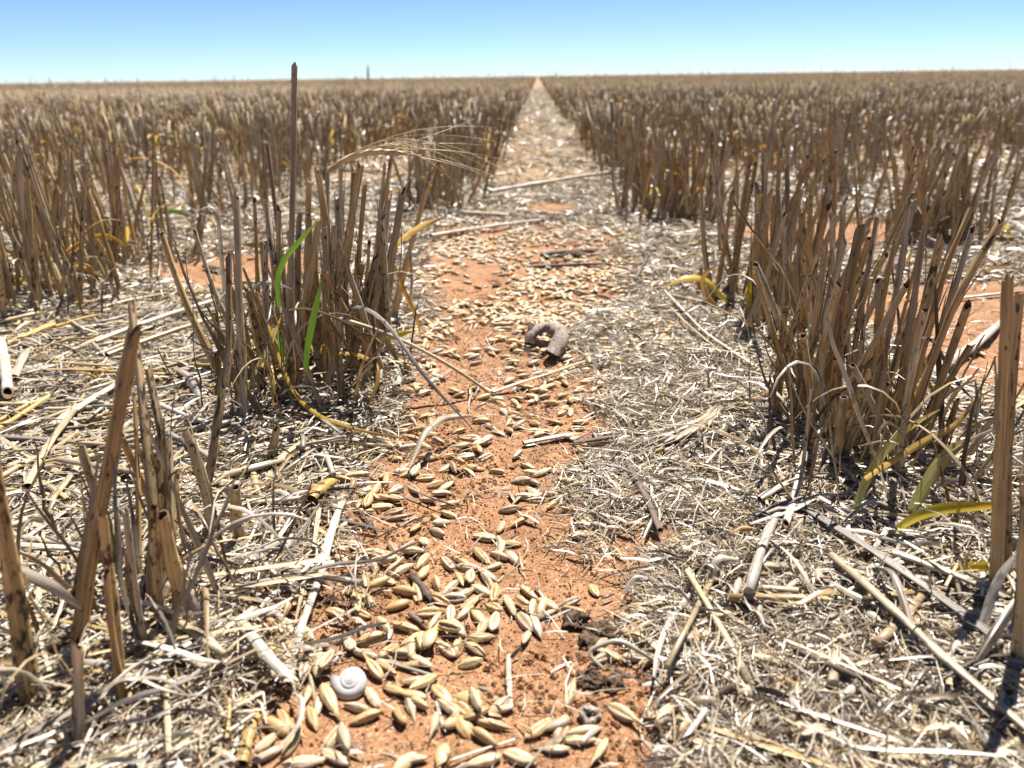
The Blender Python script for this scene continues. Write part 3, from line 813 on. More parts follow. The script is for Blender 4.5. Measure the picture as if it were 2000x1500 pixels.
P, R = far_field('', far_start-0.05, 8, 760, 0.0014, 0.0024, 0.07, 0.122); b.tubes(P, R, 4, cap=1)
P, R = far_field('', 8, 16, 330, 0.0024, 0.0036, 0.075, 0.128); b.tubes(P, R, 3, cap=1)
P, R = far_field('', 16, 60, 18, 0.005, 0.010, 0.09, 0.14); b.tubes(P, R, 3, cap=1)
# amber leaves among them
n = 4200
d = far_start + 8*rng.random(n)**1.5; a = rng.uniform(-0.6, 0.6, n)
x = np.sin(a)*d; y = np.cos(a)*d
x = 0.01 + ROW*(np.round((x-0.01)/ROW-0.5)+0.5) + rng.normal(0, 0.04, n)
Q, W, ro = curl_leaf(n, 0.03, 0.07, 0.002, 0.005, k=5, lift=0.03)
Q += np.stack([x, y, hgt(x, y)+rng.uniform(0.0, 0.07, n)], -1)[:, None]
am = rng.random(n) < 0.55
b.ribbons(Q[am], W[am], ro[am], m=2, mi=1); b.ribbons(Q[~am], W[~am], ro[~am], m=2, mi=2)
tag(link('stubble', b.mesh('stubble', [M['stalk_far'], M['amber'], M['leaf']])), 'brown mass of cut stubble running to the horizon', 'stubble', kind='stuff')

# ------------------------------------------------------------------ fine chaff, husks and straw bits (stuff)
SNAIL = gp(681, 1345)
def scatter(n, x0, x1, y0, y1, cover, margin=0.10):
    x = rng.uniform(x0, x1, n); y = rng.uniform(y0, y1, n)
    m = inview(x, y, margin)
    x, y = x[m], y[m]
    c = cover(x, y)*(1-np.exp(-(((x-SNAIL[0])**2+(y-SNAIL[1])**2)/0.010**2)**3))
    k = rng.random(len(x)) < c
    return x[k], y[k]

def pile(x, y):
    """how deep the litter lies"""
    base = 0.0015 + 0.0060*(1-sand_mask(x, y))*vnoise(x, y, 0.06, 41)
    for hx, hy in (HERO[0], HERO[1], HERO[3]): base = base + 0.008*np.exp(-(((x-hx)/0.045)**2+((y-hy+0.01)/0.06)**2))
    return base

def fine_cover(x, y):
    c = 1-sand_mask(x, y)
    right = sstep(0.0, 0.04, x)*sstep(0.20, 0.14, x)
    return np.clip(c*(0.45+0.75*right) + 0.025, 0, 1)

def slivers(b, x, y, L0, L1, w0, w1, mi=0):
    n = len(x)
    L = rng.uniform(L0, L1, n)*rng.uniform(0.5, 1.0, n); a = rng.uniform(0, 2*PI, n)
    t = np.array([-0.5, 0.0, 0.5])[None]
    tilt = rng.normal(0, 0.22, n); bend = rng.normal(0, 0.07, n)
    z0 = hgt(x, y) + 0.0006 + pile(x, y)*rng.random(n)**1.3 + np.abs(np.sin(tilt))*L*0.4
    ux, uy = np.cos(a), np.sin(a)
    X = x[:, None] + ux[:, None]*L[:, None]*t - uy[:, None]*(bend*L)[:, None]*(1-4*t*t)
    Y = y[:, None] + uy[:, None]*L[:, None]*t + ux[:, None]*(bend*L)[:, None]*(1-4*t*t)
    Z = z0[:, None] + np.sin(tilt)[:, None]*L[:, None]*t + (np.abs(rng.normal(0, 0.05, n))*L)[:, None]*(1-4*t*t)
    W = rng.uniform(w0, w1, (n, 1))*np.array([[0.55, 1.0, 0.35]])
    b.ribbons(np.stack([X, Y, Z], -1), W, rng.uniform(-1.3, 1.3, (n, 1))*np.ones((1, 3)), m=2, mi=mi)

b = Batch()
x, y = scatter(520000, -0.45, 0.45, 0.10, 0.58, fine_cover); slivers(b, x, y, 0.005, 0.018, 0.0002, 0.0007)
x, y = scatter(190000, -0.9, 0.9, 0.58, 1.25, fine_cover); slivers(b, x, y, 0.007, 0.024, 0.0005, 0.0012)
x, y = scatter(110000, -2.9, 2.9, 1.25, 4.2, fine_cover); slivers(b, x, y, 0.012, 0.035, 0.001, 0.0026)
x, y = scatter(12000, -0.14, 0.14, 4.2, 11, fine_cover); slivers(b, x, y, 0.02, 0.05, 0.002, 0.004)
# husks: boat shaped scales
x, y = scatter(16000, -0.45, 0.45, 0.10, 0.65, fine_cover)
n = len(x); L = rng.uniform(0.005, 0.010, n); a = rng.uniform(0, 6.28, n); t = np.linspace(-0.5, 0.5, 5)[None]
z0 = hgt(x, y)+0.001+pile(x, y)*rng.random(n)
P = np.stack([x[:, None]+np.cos(a)[:, None]*L[:, None]*t, y[:, None]+np.sin(a)[:, None]*L[:, None]*t, z0[:, None]+(L*0.12)[:, None]*(1-4*t*t)+rng.normal(0, 0.12, n)[:, None]*L[:, None]*t], -1)
b.ribbons(P, rng.uniform(0.0012, 0.0028, (n, 1))*np.sin(PI*np.linspace(0.1, 0.95, 5))[None]**0.7, rng.normal(0, 0.7, (n, 1))*np.ones((1, 5)), fold=0.35, m=3)
tag(link('chaff', b.mesh('chaff', [M['chaff']])), 'fine pale chaff and husks strewn over the sand', 'chaff', kind='stuff')

# short straws and split straws (stuff)
def straw_cover(x, y):
    c = 1-sand_mask(x, y)
    left = sstep(-0.05, -0.10, x)
    right = sstep(0.11, 0.18, x)
    farp = sstep(0.8, 1.0, y)
    return np.clip(c*(0.16+0.75*left+0.6*right+0.4*farp), 0, 1)

def on_litter(x, y, a, L):
    cx, cy = np.cos(a)*L/2, np.sin(a)*L/2
    m = np.maximum(sand_mask(x+cx, y+cy), sand_mask(x-cx, y-cy))
    dx, dy = SNAIL[0]-x, SNAIL[1]-y
    u = np.clip(dx*np.cos(a)+dy*np.sin(a), -L/2, L/2)
    d = np.hypot(dx-u*np.cos(a), dy-u*np.sin(a))
    return (m < 0.75) & (d > 0.012)

def straws(b, x, y, L0, L1, r0, r1, n_side=6, mi=0, lift=1.0):
    n = len(x)
    L = L0+(L1-L0)*rng.random(n)**1.8; a = rng.normal(0.35, 0.9, n)+PI*rng.integers(0, 2, n)
    ok = on_litter(x, y, a, L); x, y, L, a = x[ok], y[ok], L[ok], a[ok]; n = len(x)
    R0 = rng.uniform(r0, r1, n)
    t = np.linspace(-0.5, 0.5, 4)[None]
    z0 = hgt(x, y) + R0*0.8 + pile(x, y)*rng.random(n)*lift
    tilt = rng.normal(0, 0.06, n); bend = rng.normal(0, 0.03, n)
    P = np.stack([x[:, None]+np.cos(a)[:, None]*L[:, None]*t-np.sin(a)[:, None]*(bend*L)[:, None]*(1-4*t*t),
                  y[:, None]+np.sin(a)[:, None]*L[:, None]*t+np.cos(a)[:, None]*(bend*L)[:, None]*(1-4*t*t),
                  z0[:, None]+np.sin(tilt)[:, None]*L[:, None]*t+np.abs(np.sin(tilt)*L*0.4)[:, None]], -1)
    b.tubes(P, R0[:, None]*rng.uniform(0.85, 1.1, (n, 4)), n_side, cap=2, slant=1.0, squash=0.8, mi=mi)
def flakes(b, x, y, L0, L1, w0, w1):
    # split straw and flat papery pieces lying almost level
    n = len(x); k = 4; t = np.linspace(-0.5, 0.5, k)[None]
    L = L0+(L1-L0)*rng.random(n)**2; a = rng.normal(0.35, 0.9, n)+PI*rng.integers(0, 2, n)
    ok = on_litter(x, y, a, L); x, y, L, a = x[ok], y[ok], L[ok], a[ok]; n = len(x)
    tilt = rng.normal(0, 0.05, n); kn = rng.normal(0, 0.04, n)
    z0 = hgt(x, y)+0.001+pile(x, y)*rng.random(n)*1.15
    P = np.stack([x[:, None]+np.cos(a)[:, None]*L[:, None]*t-np.sin(a)[:, None]*(kn*L)[:, None]*(1-2*np.abs(t)), y[:, None]+np.sin(a)[:, None]*L[:, None]*t+np.cos(a)[:, None]*(kn*L)[:, None]*(1-2*np.abs(t)), z0[:, None]+np.sin(tilt)[:, None]*L[:, None]*t+0*x[:, None]], -1)
    b.ribbons(P, rng.uniform(w0, w1, (n, 1))*rng.uniform(0.75, 1.1, (n, k)), rng.normal(0, 0.25, (n, 1))+rng.normal(0, 0.15, (n, k)), fold=0.18, m=3)
b = Batch()
x, y = scatter(9000, -0.5, 0.5, 0.12, 0.62, straw_cover); flakes(b, x, y, 0.010, 0.085, 0.0006, 0.0022)
x, y = scatter(8000, -0.95, 0.95, 0.62, 1.3, straw_cover); flakes(b, x, y, 0.012, 0.06, 0.0009, 0.003)
x, y = scatter(3600, -0.5, 0.5, 0.12, 0.62, straw_cover); straws(b, x, y, 0.010, 0.085, 0.0006, 0.0017)
x, y = scatter(4200, -0.95, 0.95, 0.62, 1.3, straw_cover); straws(b, x, y, 0.012, 0.06, 0.0008, 0.0020, 5)
x, y = scatter(15000, -3.0, 3.0, 1.3, 4.5, straw_cover); straws(b, x, y, 0.02, 0.09, 0.0012, 0.0026, 4)
x, y = scatter(1400, -0.13, 0.15, 4.2, 10, straw_cover, 0.5); straws(b, x, y, 0.03, 0.1, 0.0015, 0.003, 4)
tag(link('straw_litter', b.mesh('straw_litter', [M['straw']])), 'broken straw bits scattered between the stubble rows', 'straw', kind='stuff')

# withered leaf strips (stuff): thick round the feet of the clumps
def leaf_cover(x, y):
    c = straw_cover(x, y)*0.75
    for hx, hy in HERO:
        c = c + 0.8*np.exp(-(((x-hx)/0.055)**2+((y-hy)/0.07)**2))
    return np.clip(c*(1-0.85*sand_mask(x, y)), 0, 1)
b = Batch()
def leaves(x, y, L0, L1, w0, w1, k, m, lift):
    n = len(x)
    Q, W, ro = curl_leaf(n, L0, L1, w0, w1, k=k, lift=lift)
    Q += np.stack([x, y, hgt(x, y)+0.0012+pile(x, y)*rng.random(n)*1.2], -1)[:, None]
    Q[..., 2] = np.maximum(Q[..., 2], hgt(Q[..., 0], Q[..., 1])+0.0008)
    b.ribbons(Q, W, ro, fold=0.22, m=m)
x, y = scatter(11000, -0.5, 0.5, 0.12, 0.62, leaf_cover); leaves(x, y, 0.012, 0.055, 0.0005, 0.0019, 8, 3, 0.004)
x, y = scatter(8500, -0.95, 0.95, 0.62, 1.3, leaf_cover); leaves(x, y, 0.02, 0.06, 0.001, 0.0028, 7, 2, 0.010)
x, y = scatter(14000, -3, 3, 1.3, 4.0, leaf_cover); leaves(x, y, 0.03, 0.08, 0.0015, 0.004, 5, 2, 0.015)
tag(link('leaf_litter', b.mesh('leaf_litter', [M['leaf']])), 'withered grey leaf strips matted round the stubble', 'dead leaves', kind='stuff')

# sand crumbs (stuff)
b = Batch()
x, y = scatter(60000, -0.13, 0.12, 0.12, 0.62, lambda x, y: 0.25+0.75*sand_mask(x, y), 0.02)
n = len(x)
s = 0.00016+0.0006*rng.random(n)**6
s = np.where(vnoise(x, y, 0.03, 55) > 0.66, s*1.9, s)
oct_ = np.array([[1, 0, 0], [0, 1, 0], [-1, 0, 0], [0, -1, 0]], float)
V = np.zeros((n, 3, 4, 3))
rot = rng.uniform(0, 6.28, n); c, s_ = np.cos(rot), np.sin(rot)
ring = np.stack([oct_[None, :, 0]*c[:, None]-oct_[None, :, 1]*s_[:, None], oct_[None, :, 0]*s_[:, None]+oct_[None, :, 1]*c[:, None], np.zeros((n, 4))], -1)
cen = np.stack([x, y, hgt(x, y)+s*0.25], -1)
V[:, 0] = cen[:, None]+ring*s[:, None, None]*0.4-np.array([0, 0, 1])*(s*0.7)[:, None, None]
V[:, 1] = cen[:, None]+ring*s[:, None, None]*rng.uniform(0.75, 1.25, (n, 4, 1))
V[:, 2] = cen[:, None]+ring*s[:, None, None]*0.35+np.array([0, 0, 1])*(s*0.8)[:, None, None]
b.grid(V, True, cap=1, smooth=False)
tag(link('sand_crumbs', b.mesh('sand_crumbs', [M['sand']])), 'loose crumbs of red sand on the bare strip', 'sand', kind='stuff')

# ------------------------------------------------------------------ labels that count outward from things one can find
MARKS = [((682, 1330), 'the white snail shell'), ((605, 1235), 'the clean white straw by the snail'), ((996, 1335), 'the upright cream straw'), ((1068, 864), 'the short white straw'),
         ((1258, 995), 'the weathered dark twig'), ((590, 780), 'the clump with green blades'), ((290, 1230), 'the spotted front clump'), ((1710, 880), 'the leaning spotted clump'),
         ((1080, 675), 'the curled bark'), ((1340, 865), 'the bleached bearded ear'), ((1152, 1405), 'the torn seed case'), ((822, 1155), 'the grey twig stub'), ((1800, 1290), 'the long smooth tan straw'),
         ((1530, 630), 'the dense dark clump'), ((490, 1450), 'the thick yellow straw stub'), ((1130, 1220), 'the rotten straw lump'), ((870, 880), 'the twisted leaf over the grain'), ((75, 590), 'the tall left edge clump'),
         ((1790, 1490), 'the flat pale stone'), ((1880, 690), 'the white straw on bare sand'), ((320, 650), 'the two long pale straws'), ((1955, 1160), 'the pale right edge stalks'), ((930, 1120), 'the bare channel of sand')]
MPOS = [(gp(*m[0])[:2], m[1]) for m in MARKS]
PEND = {}
def mark(o, kind, cat, group):
    p_ = np.array(o.location[:2])
    j = min(range(len(MPOS)), key=lambda i: np.linalg.norm(MPOS[i][0]-p_))
    dv = p_-MPOS[j][0]
    rel = ('to its right' if dv[0] > 0 else 'to its left') if abs(dv[0]) > abs(dv[1]) else ('behind it' if dv[1] > 0 else 'in front of it')
    o['category'] = cat; o['group'] = group
    PEND.setdefault((kind, MPOS[j][1], rel), []).append((float(np.linalg.norm(dv)), o))
def settle():
    for (kind, m_, rel), lst in PEND.items():
        lst.sort(key=lambda q: q[0])
        for i, (d_, o) in enumerate(lst):
            wd = 'nearest' if i == 0 else (ORD[i]+' nearest' if i < len(ORD) else 'outermost')
            o['label'] = '%s %s to %s, %s' % (wd, kind, m_, rel)

# ------------------------------------------------------------------ barley grains
def grain_mesh(L, wd, th, n=16, k=13, crease=0.22, awn=0.0, bend=0.0):
    t = np.linspace(-1, 1, k)
    prof = np.clip(1-np.abs((t+0.06)/1.06)**1.95, 0, 1)**0.82
    prof = np.maximum(prof, 0.0)+np.where(t < 0, 0.07, 0.03)*(1-np.abs(t)*0.3)
    prof[0] = 0.16; prof[-1] = 0.06
    ph = np.arange(n)/n*2*PI
    dphi = np.abs(np.angle(np.exp(1j*(ph-PI/2))))
    cr = np.exp(-(dphi/0.24)**2)
    rad = 1 + 0.085*np.cos(5*(ph-PI/2)+PI) - crease*cr
    X = np.repeat((t*L/2)[:, None], n, 1)
    if awn: X[-1] += awn; prof[-1] = 0.035
    Yv = prof[:, None]*rad[None]*np.cos(ph)[None]*wd/2
    Z = prof[:, None]*rad[None]*np.sin(ph)[None]*th/2 + bend*(1-t[:, None]**2)*L*0.06
    V = np.stack([X, Yv, Z], -1)
    pc = np.zeros(V.shape); pc[..., 1] = (cr+0.35*(1-cr)*np.clip(np.cos(5*(ph-PI/2)), 0, 1)**3)[None]*np.clip(1-np.abs(t[:, None])**3, 0, 1); pc[..., 2] = np.abs(t)[:, None]
    fb = np.stack([np.repeat((np.cos(ph)*wd/2)[None], k, 0), np.repeat((np.sin(ph)*th/2)[None], k, 0), X], -1)
    return V, pc, fb
GR = []
for i in range(14):
    V, pc, fb = grain_mesh(rng.uniform(0.0080, 0.0098), rng.uniform(0.0029, 0.0036), rng.uniform(0.0021, 0.0027), n=20, crease=0.36 if i % 3 else 0.06, awn=rng.uniform(0.001, 0.0028) if i in (2, 5, 9, 12) else 0.0, bend=rng.uniform(-0.5, 0.6))
    V = V + rng.normal(0, 0.00007, V.shape); fb = fb+i*0.31
    b = Batch(); b.grid(V[None], True, pc[None], fb[None], cap=2)
    GR.append(b.mesh('barley_grain_%d' % i, [M['grain']]))

def bz(lst, ox, oy, s):
    return [(ox+zx/s, oy+zy/s, a) for zx, zy, a in lst]
GL = []
GL += bz([(1340,185,15),(1490,165,-10),(1640,120,-55),(1460,230,-20),(1640,215,-25),(1640,310,30),(1740,340,25),(1470,310,-75),(1550,280,0),(1840,150,5),(1830,190,0),(1940,60,-65),(1930,260,50),(1550,435,-15),(1510,510,20),(1290,560,0),(1370,625,-30),(1290,690,-80),(1110,770,-5),(1330,770,-25),(1310,900,-75),(710,465,45),(490,570,-60),(590,670,0),(620,760,70),(560,910,60),(1090,1020,10),(1220,1070,-80),(890,1080,-5),(1440,1020,15),(640,1190,-75),(550,1265,-20),(1360,1165,-15),(1600,1130,40),(1750,1165,-5),(1760,900,-10),(1870,570,-75),(920,1310,80),(780,1370,75),(600,1370,60),(1010,1320,60),(1830,1020,20),(1920,1080,-85),(1870,1250,10),(1560,1310,-35),(1460,1340,-45)], 440, 1050, 5)
GL += bz([(810,560,70),(910,660,80),(1030,660,-60),(580,810,-60),(860,800,-70),(1440,590,-55),(1280,690,-15),(1370,790,20),(1710,750,-75),(1820,650,-80),(1660,520,-25),(410,1030,50),(420,1150,25),(1060,980,45),(1170,1040,-70),(1080,1180,-30),(780,1220,10),(690,870,-60),(1830,1190,5)], 440, 1250, 5)
GL += bz([(470,270,-50),(600,250,-30),(680,320,-10),(920,310,25),(830,20,-5),(980,60,-70),(985,145,70),(1080,90,0),(810,200,-40),(365,480,-65),(500,520,45),(590,430,-65),(700,440,80),(860,450,-45),(640,570,30),(790,540,-25),(400,635,-25),(535,620,0),(690,660,30),(640,760,40),(930,560,80),(915,700,-35),(310,760,10),(350,850,55),(500,780,85),(570,900,-50),(475,940,-20),(1080,690,-60),(1270,570,-40),(1310,720,80),(1200,690,-40),(1440,680,-30),(1420,790,15),(1230,850,-55),(1340,900,-65),(1660,670,15),(1720,750,-15),(820,900,60),(930,890,75),(800,1010,5),(1240,1000,70),(310,1100,60),(450,1110,-40),(585,1090,75),(750,1120,-35),(700,1255,10),(1900,540,-60)], 780, 1050, 5)
GL += bz([(160,430,10),(240,480,35),(420,560,-40),(660,600,20),(480,690,-35),(640,725,-45),(760,790,20),(750,700,-70),(990,710,5),(920,860,-5),(630,880,-50),(340,850,75),(1360,890,35),(1590,900,70),(1665,560,70),(1520,1090,0),(1180,1180,-15),(420,1160,75),(820,1210,15),(1950,1110,60),(1770,1010,0)], 780, 1250, 5)
GL += bz([(690,20,-10),(520,70,-30),(590,300,-60),(1040,320,60),(1150,340,-60),(1300,270,30),(270,320,50),(300,450,25),(710,490,35),(470,990,-35),(830,1025,5),(1590,750,10),(1350,1370,10),(1290,120,-60),(1400,160,10)], 1120, 1200, 5)
GL += bz([(750,110,10),(740,170,-25),(930,60,0),(1130,50,-30),(1060,80,20),(1125,120,60),(930,130,-40),(860,190,10),(800,230,5),(950,220,10),(1010,190,-20),(920,290,-15),(1070,260,0),(610,340,-60),(700,360,-30),(800,370,-60),(900,390,10),(1050,370,-15),(650,435,0),(760,500,-10),(1180,330,-15),(1390,230,15),(1500,300,0),(1580,340,20),(1420,360,-10),(1640,350,25),(1550,400,-45),(1580,440,-60),(1630,490,20),(1410,410,10),(1280,480,15),(1430,480,5),(1130,490,20),(1270,590,25),(1330,620,-60),(1400,600,-40),(1480,640,-35),(1540,590,-10),(1310,700,-60),(1050,690,5),(1160,750,20),(1260,770,30),(1220,840,10),(940,800,-35),(770,800,30),(890,650,10),(960,640,60),(670,710,80),(280,690,-10),(390,700,5),(260,750,-10),(350,810,60),(460,820,0),(620,880,-10),(760,890,-20),(620,970,5),(750,1020,10),(780,1080,5),(400,950,70),(500,950,70),(1080,900,-10),(1300,940,15),(1290,1050,-15),(1180,1110,-35),(960,1180,45),(1590,100,-10),(1600,130,0),(1700,190,-25),(1860,140,60),(1820,40,-40),(1930,100,0),(1950,180,-10)], 620, 800, 5)
GL += bz([(150,60,0),(390,90,-10),(440,30,30),(490,30,80),(550,90,5),(270,100,-20),(310,150,-10),(400,140,50),(530,130,5),(690,130,-25),(750,195,0),(840,165,10),(810,220,10),(735,230,0),(610,235,0),(660,245,0),(515,190,40),(165,290,40),(225,365,-20),(180,455,0),(250,405,0),(315,400,15),(520,370,60),(410,500,30),(530,510,10),(590,440,10),(710,345,-10),(455,475,-10),(260,530,-40),(215,555,0),(290,575,5),(350,545,0),(380,600,40),(510,640,-5),(565,695,-30),(660,745,-15),(480,555,0),(120,630,10),(170,710,20),(60,740,60),(710,680,-10),(775,530,-60),(830,580,-40),(1130,345,0),(700,890,-60),(770,900,-50),(560,790,10),(1160,850,-30),(1050,290,30)], 960, 800, 3.17)
GL += [(1555, 1445, 60), (1590, 1450, 20), (1585, 1465, 15), (1795, 1450, 0), (1360, 1115, 60), (1415, 1030, 20), (1445, 960, -30), (1820, 1455, 10), (1525, 1350, -20), (1480, 1300, 30)]
seen = []
for (px, py, ang) in GL[:300]:
    c0 = gph(px, py)
    ca_, sa_ = math.cos(math.radians(ang)), math.sin(math.radians(ang))
    q0 = gp(px-ca_*12, py+sa_*12); q1 = gp(px+ca_*12, py-sa_*12)
    th = math.atan2(q1[1]-q0[1], q1[0]-q0[0]) + (PI if random.random() < 0.5 else 0)
    z = float(hgt(c0[0], c0[1])) + 0.0011
    if sand_mask(c0[0], c0[1]) < 0.5: z += 0.0022
    for (sx_, sy_, sz_) in seen:
        dd = math.hypot(c0[0]-sx_, c0[1]-sy_)
        if dd < 0.0042: z = max(z, sz_+0.0016)
    seen.append((c0[0], c0[1], z))
    o = link('barley_grain', random.choice(GR), None, (c0[0], c0[1], z))
    o.rotation_mode = 'XYZ'
    roll = random.choice([0, 0, 0, 0.45, -0.45, 0.8, -0.8, PI, PI/2]) + random.gauss(0, 0.35)
    o.rotation_euler = (roll, random.gauss(0, 0.13), th)
    s = random.uniform(0.92, 1.14)
    o.scale = (s, s*random.uniform(0.85, 1.1), s)
    mark(o, 'barley grain', 'grain', 'barley grains spilt along the sand strip')

# the smaller ones farther up the strip
b = Batch()
def grain_cover(x, y):
    return np.clip(0.25+1.5*(vnoise(x, y, 0.05, 61)-0.28), 0.03, 1)*sstep(0.30, 0.37, y)*sstep(1.0, 0.75, y)*np.where((x > -0.105) & (x < 0.095), 1, 0)*(0.35+0.65*sand_mask(x, y))
x, y = scatter(5600, -0.12, 0.12, 0.385, 1.0, grain_cover)
x2, y2 = scatter(900, -0.45, 0.5, 0.2, 1.2, lambda x, y: 0.16+0*x)
gx = np.array([gp(q[0], q[1])[:2] for q in GL[300:]]) if len(GL) > 300 else np.zeros((0, 2))
px_ = np.array([q[:2] for q in seen]); px_ = px_[rng.integers(0, len(px_), 60)] + rng.normal(0, 0.0065, (60, 2))
x = np.concatenate([x, x2, gx[:, 0], px_[:, 0]]); y = np.concatenate([y, y2, gx[:, 1], px_[:, 1]])
ok = np.hypot(x-SNAIL[0], y-SNAIL[1]) > 0.013; x, y = x[ok], y[ok]; n = len(x)
V, pc, fb = grain_mesh(0.0093, 0.0034, 0.0026, n=10, k=9, crease=0.28)
a = rng.uniform(0, 6.28, n); ro = rng.choice([0, PI/2, PI, 0.5, -0.5], n)+rng.normal(0, 0.3, n); ti = rng.normal(0, 0.14, n); s = rng.uniform(0.88, 1.08, n)
VV = np.repeat(V[None], n, 0)*s[:, None, None, None]
def rotx(v, a): c, s = np.cos(a)[:, None, None], np.sin(a)[:, None, None]; return np.stack([v[..., 0], v[..., 1]*c-v[..., 2]*s, v[..., 1]*s+v[..., 2]*c], -1)
def roty(v, a): c, s = np.cos(a)[:, None, None], np.sin(a)[:, None, None]; return np.stack([v[..., 0]*c+v[..., 2]*s, v[..., 1], -v[..., 0]*s+v[..., 2]*c], -1)
def rotz(v, a): c, s = np.cos(a)[:, None, None], np.sin(a)[:, None, None]; return np.stack([v[..., 0]*c-v[..., 1]*s, v[..., 0]*s+v[..., 1]*c, v[..., 2]], -1)
VV = rotz(roty(rotx(VV, ro), ti), a) + np.stack([x, y, hgt(x, y)+0.0012+0.0012*rng.random(n)*(rng.random(n) < 0.4)+np.where(sand_mask(x, y) < 0.5, 0.003, 0)], -1)[:, None, None]
pcs = np.repeat(pc[None], n, 0); pcs[..., 0] = rng.random(n)[:, None, None]
fbs = np.repeat(fb[None], n, 0)+rng.random(n)[:, None, None, None]
b.grid(VV, True, pcs, fbs, cap=2)
tag(link('scattered_grain', b.mesh('scattered_grain', [M['grain']])), 'countless small barley grains farther up the sand strip', 'grain', kind='stuff')

# ------------------------------------------------------------------ loose straws that can be told apart
def straw_piece(pa, pb, wpx, mat, label, name='loose_straw', lift=0.0005, arch=0.0, node=True, flat=0.85, n=10, group=None, kink=0.015):
    a = gph(*pa); c = gph(*pb)
    dep = ((a+c)/2-CAM)@CF
    r = wpx/F*dep*0.5
    k = 12; t = np.linspace(0, 1, k)
    P = a+(c-a)*t[:, None]
    base = np.maximum.accumulate  # noqa
    lay = np.maximum(hgt(P[:, 0], P[:, 1]), 0)
    z0 = max(float(np.percentile(hgt(P[:, 0], P[:, 1])-np.interp(t, [0, 1], [a[2], c[2]]), 85)), 0.0)
    sm = float(np.mean(sand_mask(P[:, 0], P[:, 1])))
    P[:, 2] = np.interp(t, [0, 1], [a[2], c[2]]) + z0 + r*flat + lift + (1-sm)*float(np.percentile(pile(P[:, 0], P[:, 1]), 70))*1.05
    P[:, 2] += arch*0.3*4*t*(1-t)
    side = norm(np.cross(c-a, [0, 0, 1.0]))
    kp = rng.uniform(0.3, 0.7); P += side[None]*(rng.normal(0, kink)*np.linalg.norm(c-a)*np.minimum(t/kp, (1-t)/(1-kp)))[:, None]
    R = r*0.88*rng.uniform(0.9, 1.1, k)*np.linspace(1.04, 0.9, k)
    if node: R[rng.integers(2, k-2)] *= 1.25
    cen = (a+c)/2
    flat = flat*rng.uniform(0.6, 1.0)
    bb = Batch(); bb.tubes(P[None], R[None], n, cap=0, slant=2.6, squash=flat)
    V = bb.v[-1].reshape(k, n, 3)
    for ring, sgn in ((V[-1], 1), (V[0], -1)):
        cc = ring.mean(0); ax = norm(P[-1]-P[-2])*sgn
        VV = np.stack([ring, cc+(ring-cc)*0.75, cc+(ring-cc)*0.7-ax*r*3])[None]
        bb.grid(VV, True, None, VV.copy(), mi=1, cap=1, smooth=False)
    o = link(name, bb.mesh(name, [M[mat], M['hollow']], origin=tuple(cen)), None, tuple(cen))
    tag(o, label, 'straw' if name != 'twig' else 'twig', group)
    return o
SP = straw_piece
SP((190, 692), (442, 602), 13, 'straw_white', 'upper of two long white straws lying side by side left of the tall clump', arch=0.004)
SP((215, 722), (445, 640), 13, 'straw', 'lower of two long pale straws lying side by side left of the tall clump', arch=0.003)
SP((98, 868), (236, 775), 20, 'straw_white', 'thick pale straw slanting up behind the spotted front clump')
SP((62, 980), (152, 826), 17, 'straw', 'pale straw crossing the thick one behind the spotted front clump', arch=0.004)
SP((105, 1010), (178, 905), 15, 'straw', 'short pale straw beside the crossing straws, left')
SP((-30, 705), (106, 650), 16, 'straw_gold', 'upper golden straw pointing in from the left edge')
SP((-30, 880), (100, 796), 14, 'straw_gold', 'thin golden straw pointing in from the left edge, below the other golden one')
SP((-40, 872), (60, 812), 14, 'straw_gold', 'golden straw half hidden behind the thin golden one at the left edge')
SP((-30, 876), (190, 893), 15, 'straw_grey', 'dull grey brown straw lying level at the left edge')
SP((92, 748), (335, 758), 9, 'straw_gold', 'long thin golden straw lying level behind the spotted front clump')
SP((110, 735), (230, 743), 8, 'straw_gold', 'short golden sliver above the long thin golden straw')
SP((8, 700), (25, 805), 24, 'straw_white', 'thick flattened white straw pointing at the camera near the left edge')
SP((35, 770), (62, 712), 18, 'straw', 'thick tan straw stub near the left edge')
SP((565, 1358), (640, 1112), 19, 'straw_white', 'clean white straw running up from beside the snail shell', arch=0.002)
SP((632, 1120), (668, 1000), 19, 'straw_white', 'upper white straw above the clean one near the snail shell', arch=0.003)
SP((478, 1262), (568, 1372), 27, 'straw', 'thick chewed straw with a split skin, left of the snail shell', arch=0.002)
SP((475, 1510), (503, 1408), 27, 'straw_gold', 'thick yellow straw stub at the bottom edge')
SP((994, 1287), (997, 1386), 13, 'straw_white', 'short straight cream straw standing out on the sand, bottom centre')
SP((1022, 873), (1114, 856), 15, 'straw_white', 'short white straw with a black end on the sand')
SP((1618, 1118), (2020, 1490), 23, 'straw', 'long smooth tan straw running to the lower right corner', arch=0.005)
SP((1560, 1012), (1925, 1265), 27, 'straw_grey', 'long flat grey split straw above the smooth tan one, right', arch=0.004, flat=0.45)
SP((1738, 1112), (1962, 1205), 22, 'straw', 'tan straw piece below the yellow leaf, right', arch=0.004)
SP((1660, 1005), (1790, 1085), 15, 'straw_grey', 'grey straw below the sage leaf, right', arch=0.003)
SP((1568, 915), (1530, 1058), 18, 'straw_white', 'thick white straw with a black band at the clump foot, right')
SP((1808, 748), (1952, 640), 21, 'straw_white', 'white straw lying across the bare sand beyond the leaning clump', arch=0.002)
SP((1815, 762), (1890, 785), 11, 'straw_white', 'short white straw on the bare sand, right')
SP((1302, 596), (1470, 746), 7, 'straw_white', 'thin white straw slanting over the chaff right of the curled bark')
SP((1310, 625), (1405, 715), 7, 'straw', 'thin tan straw next to the slanting white one')
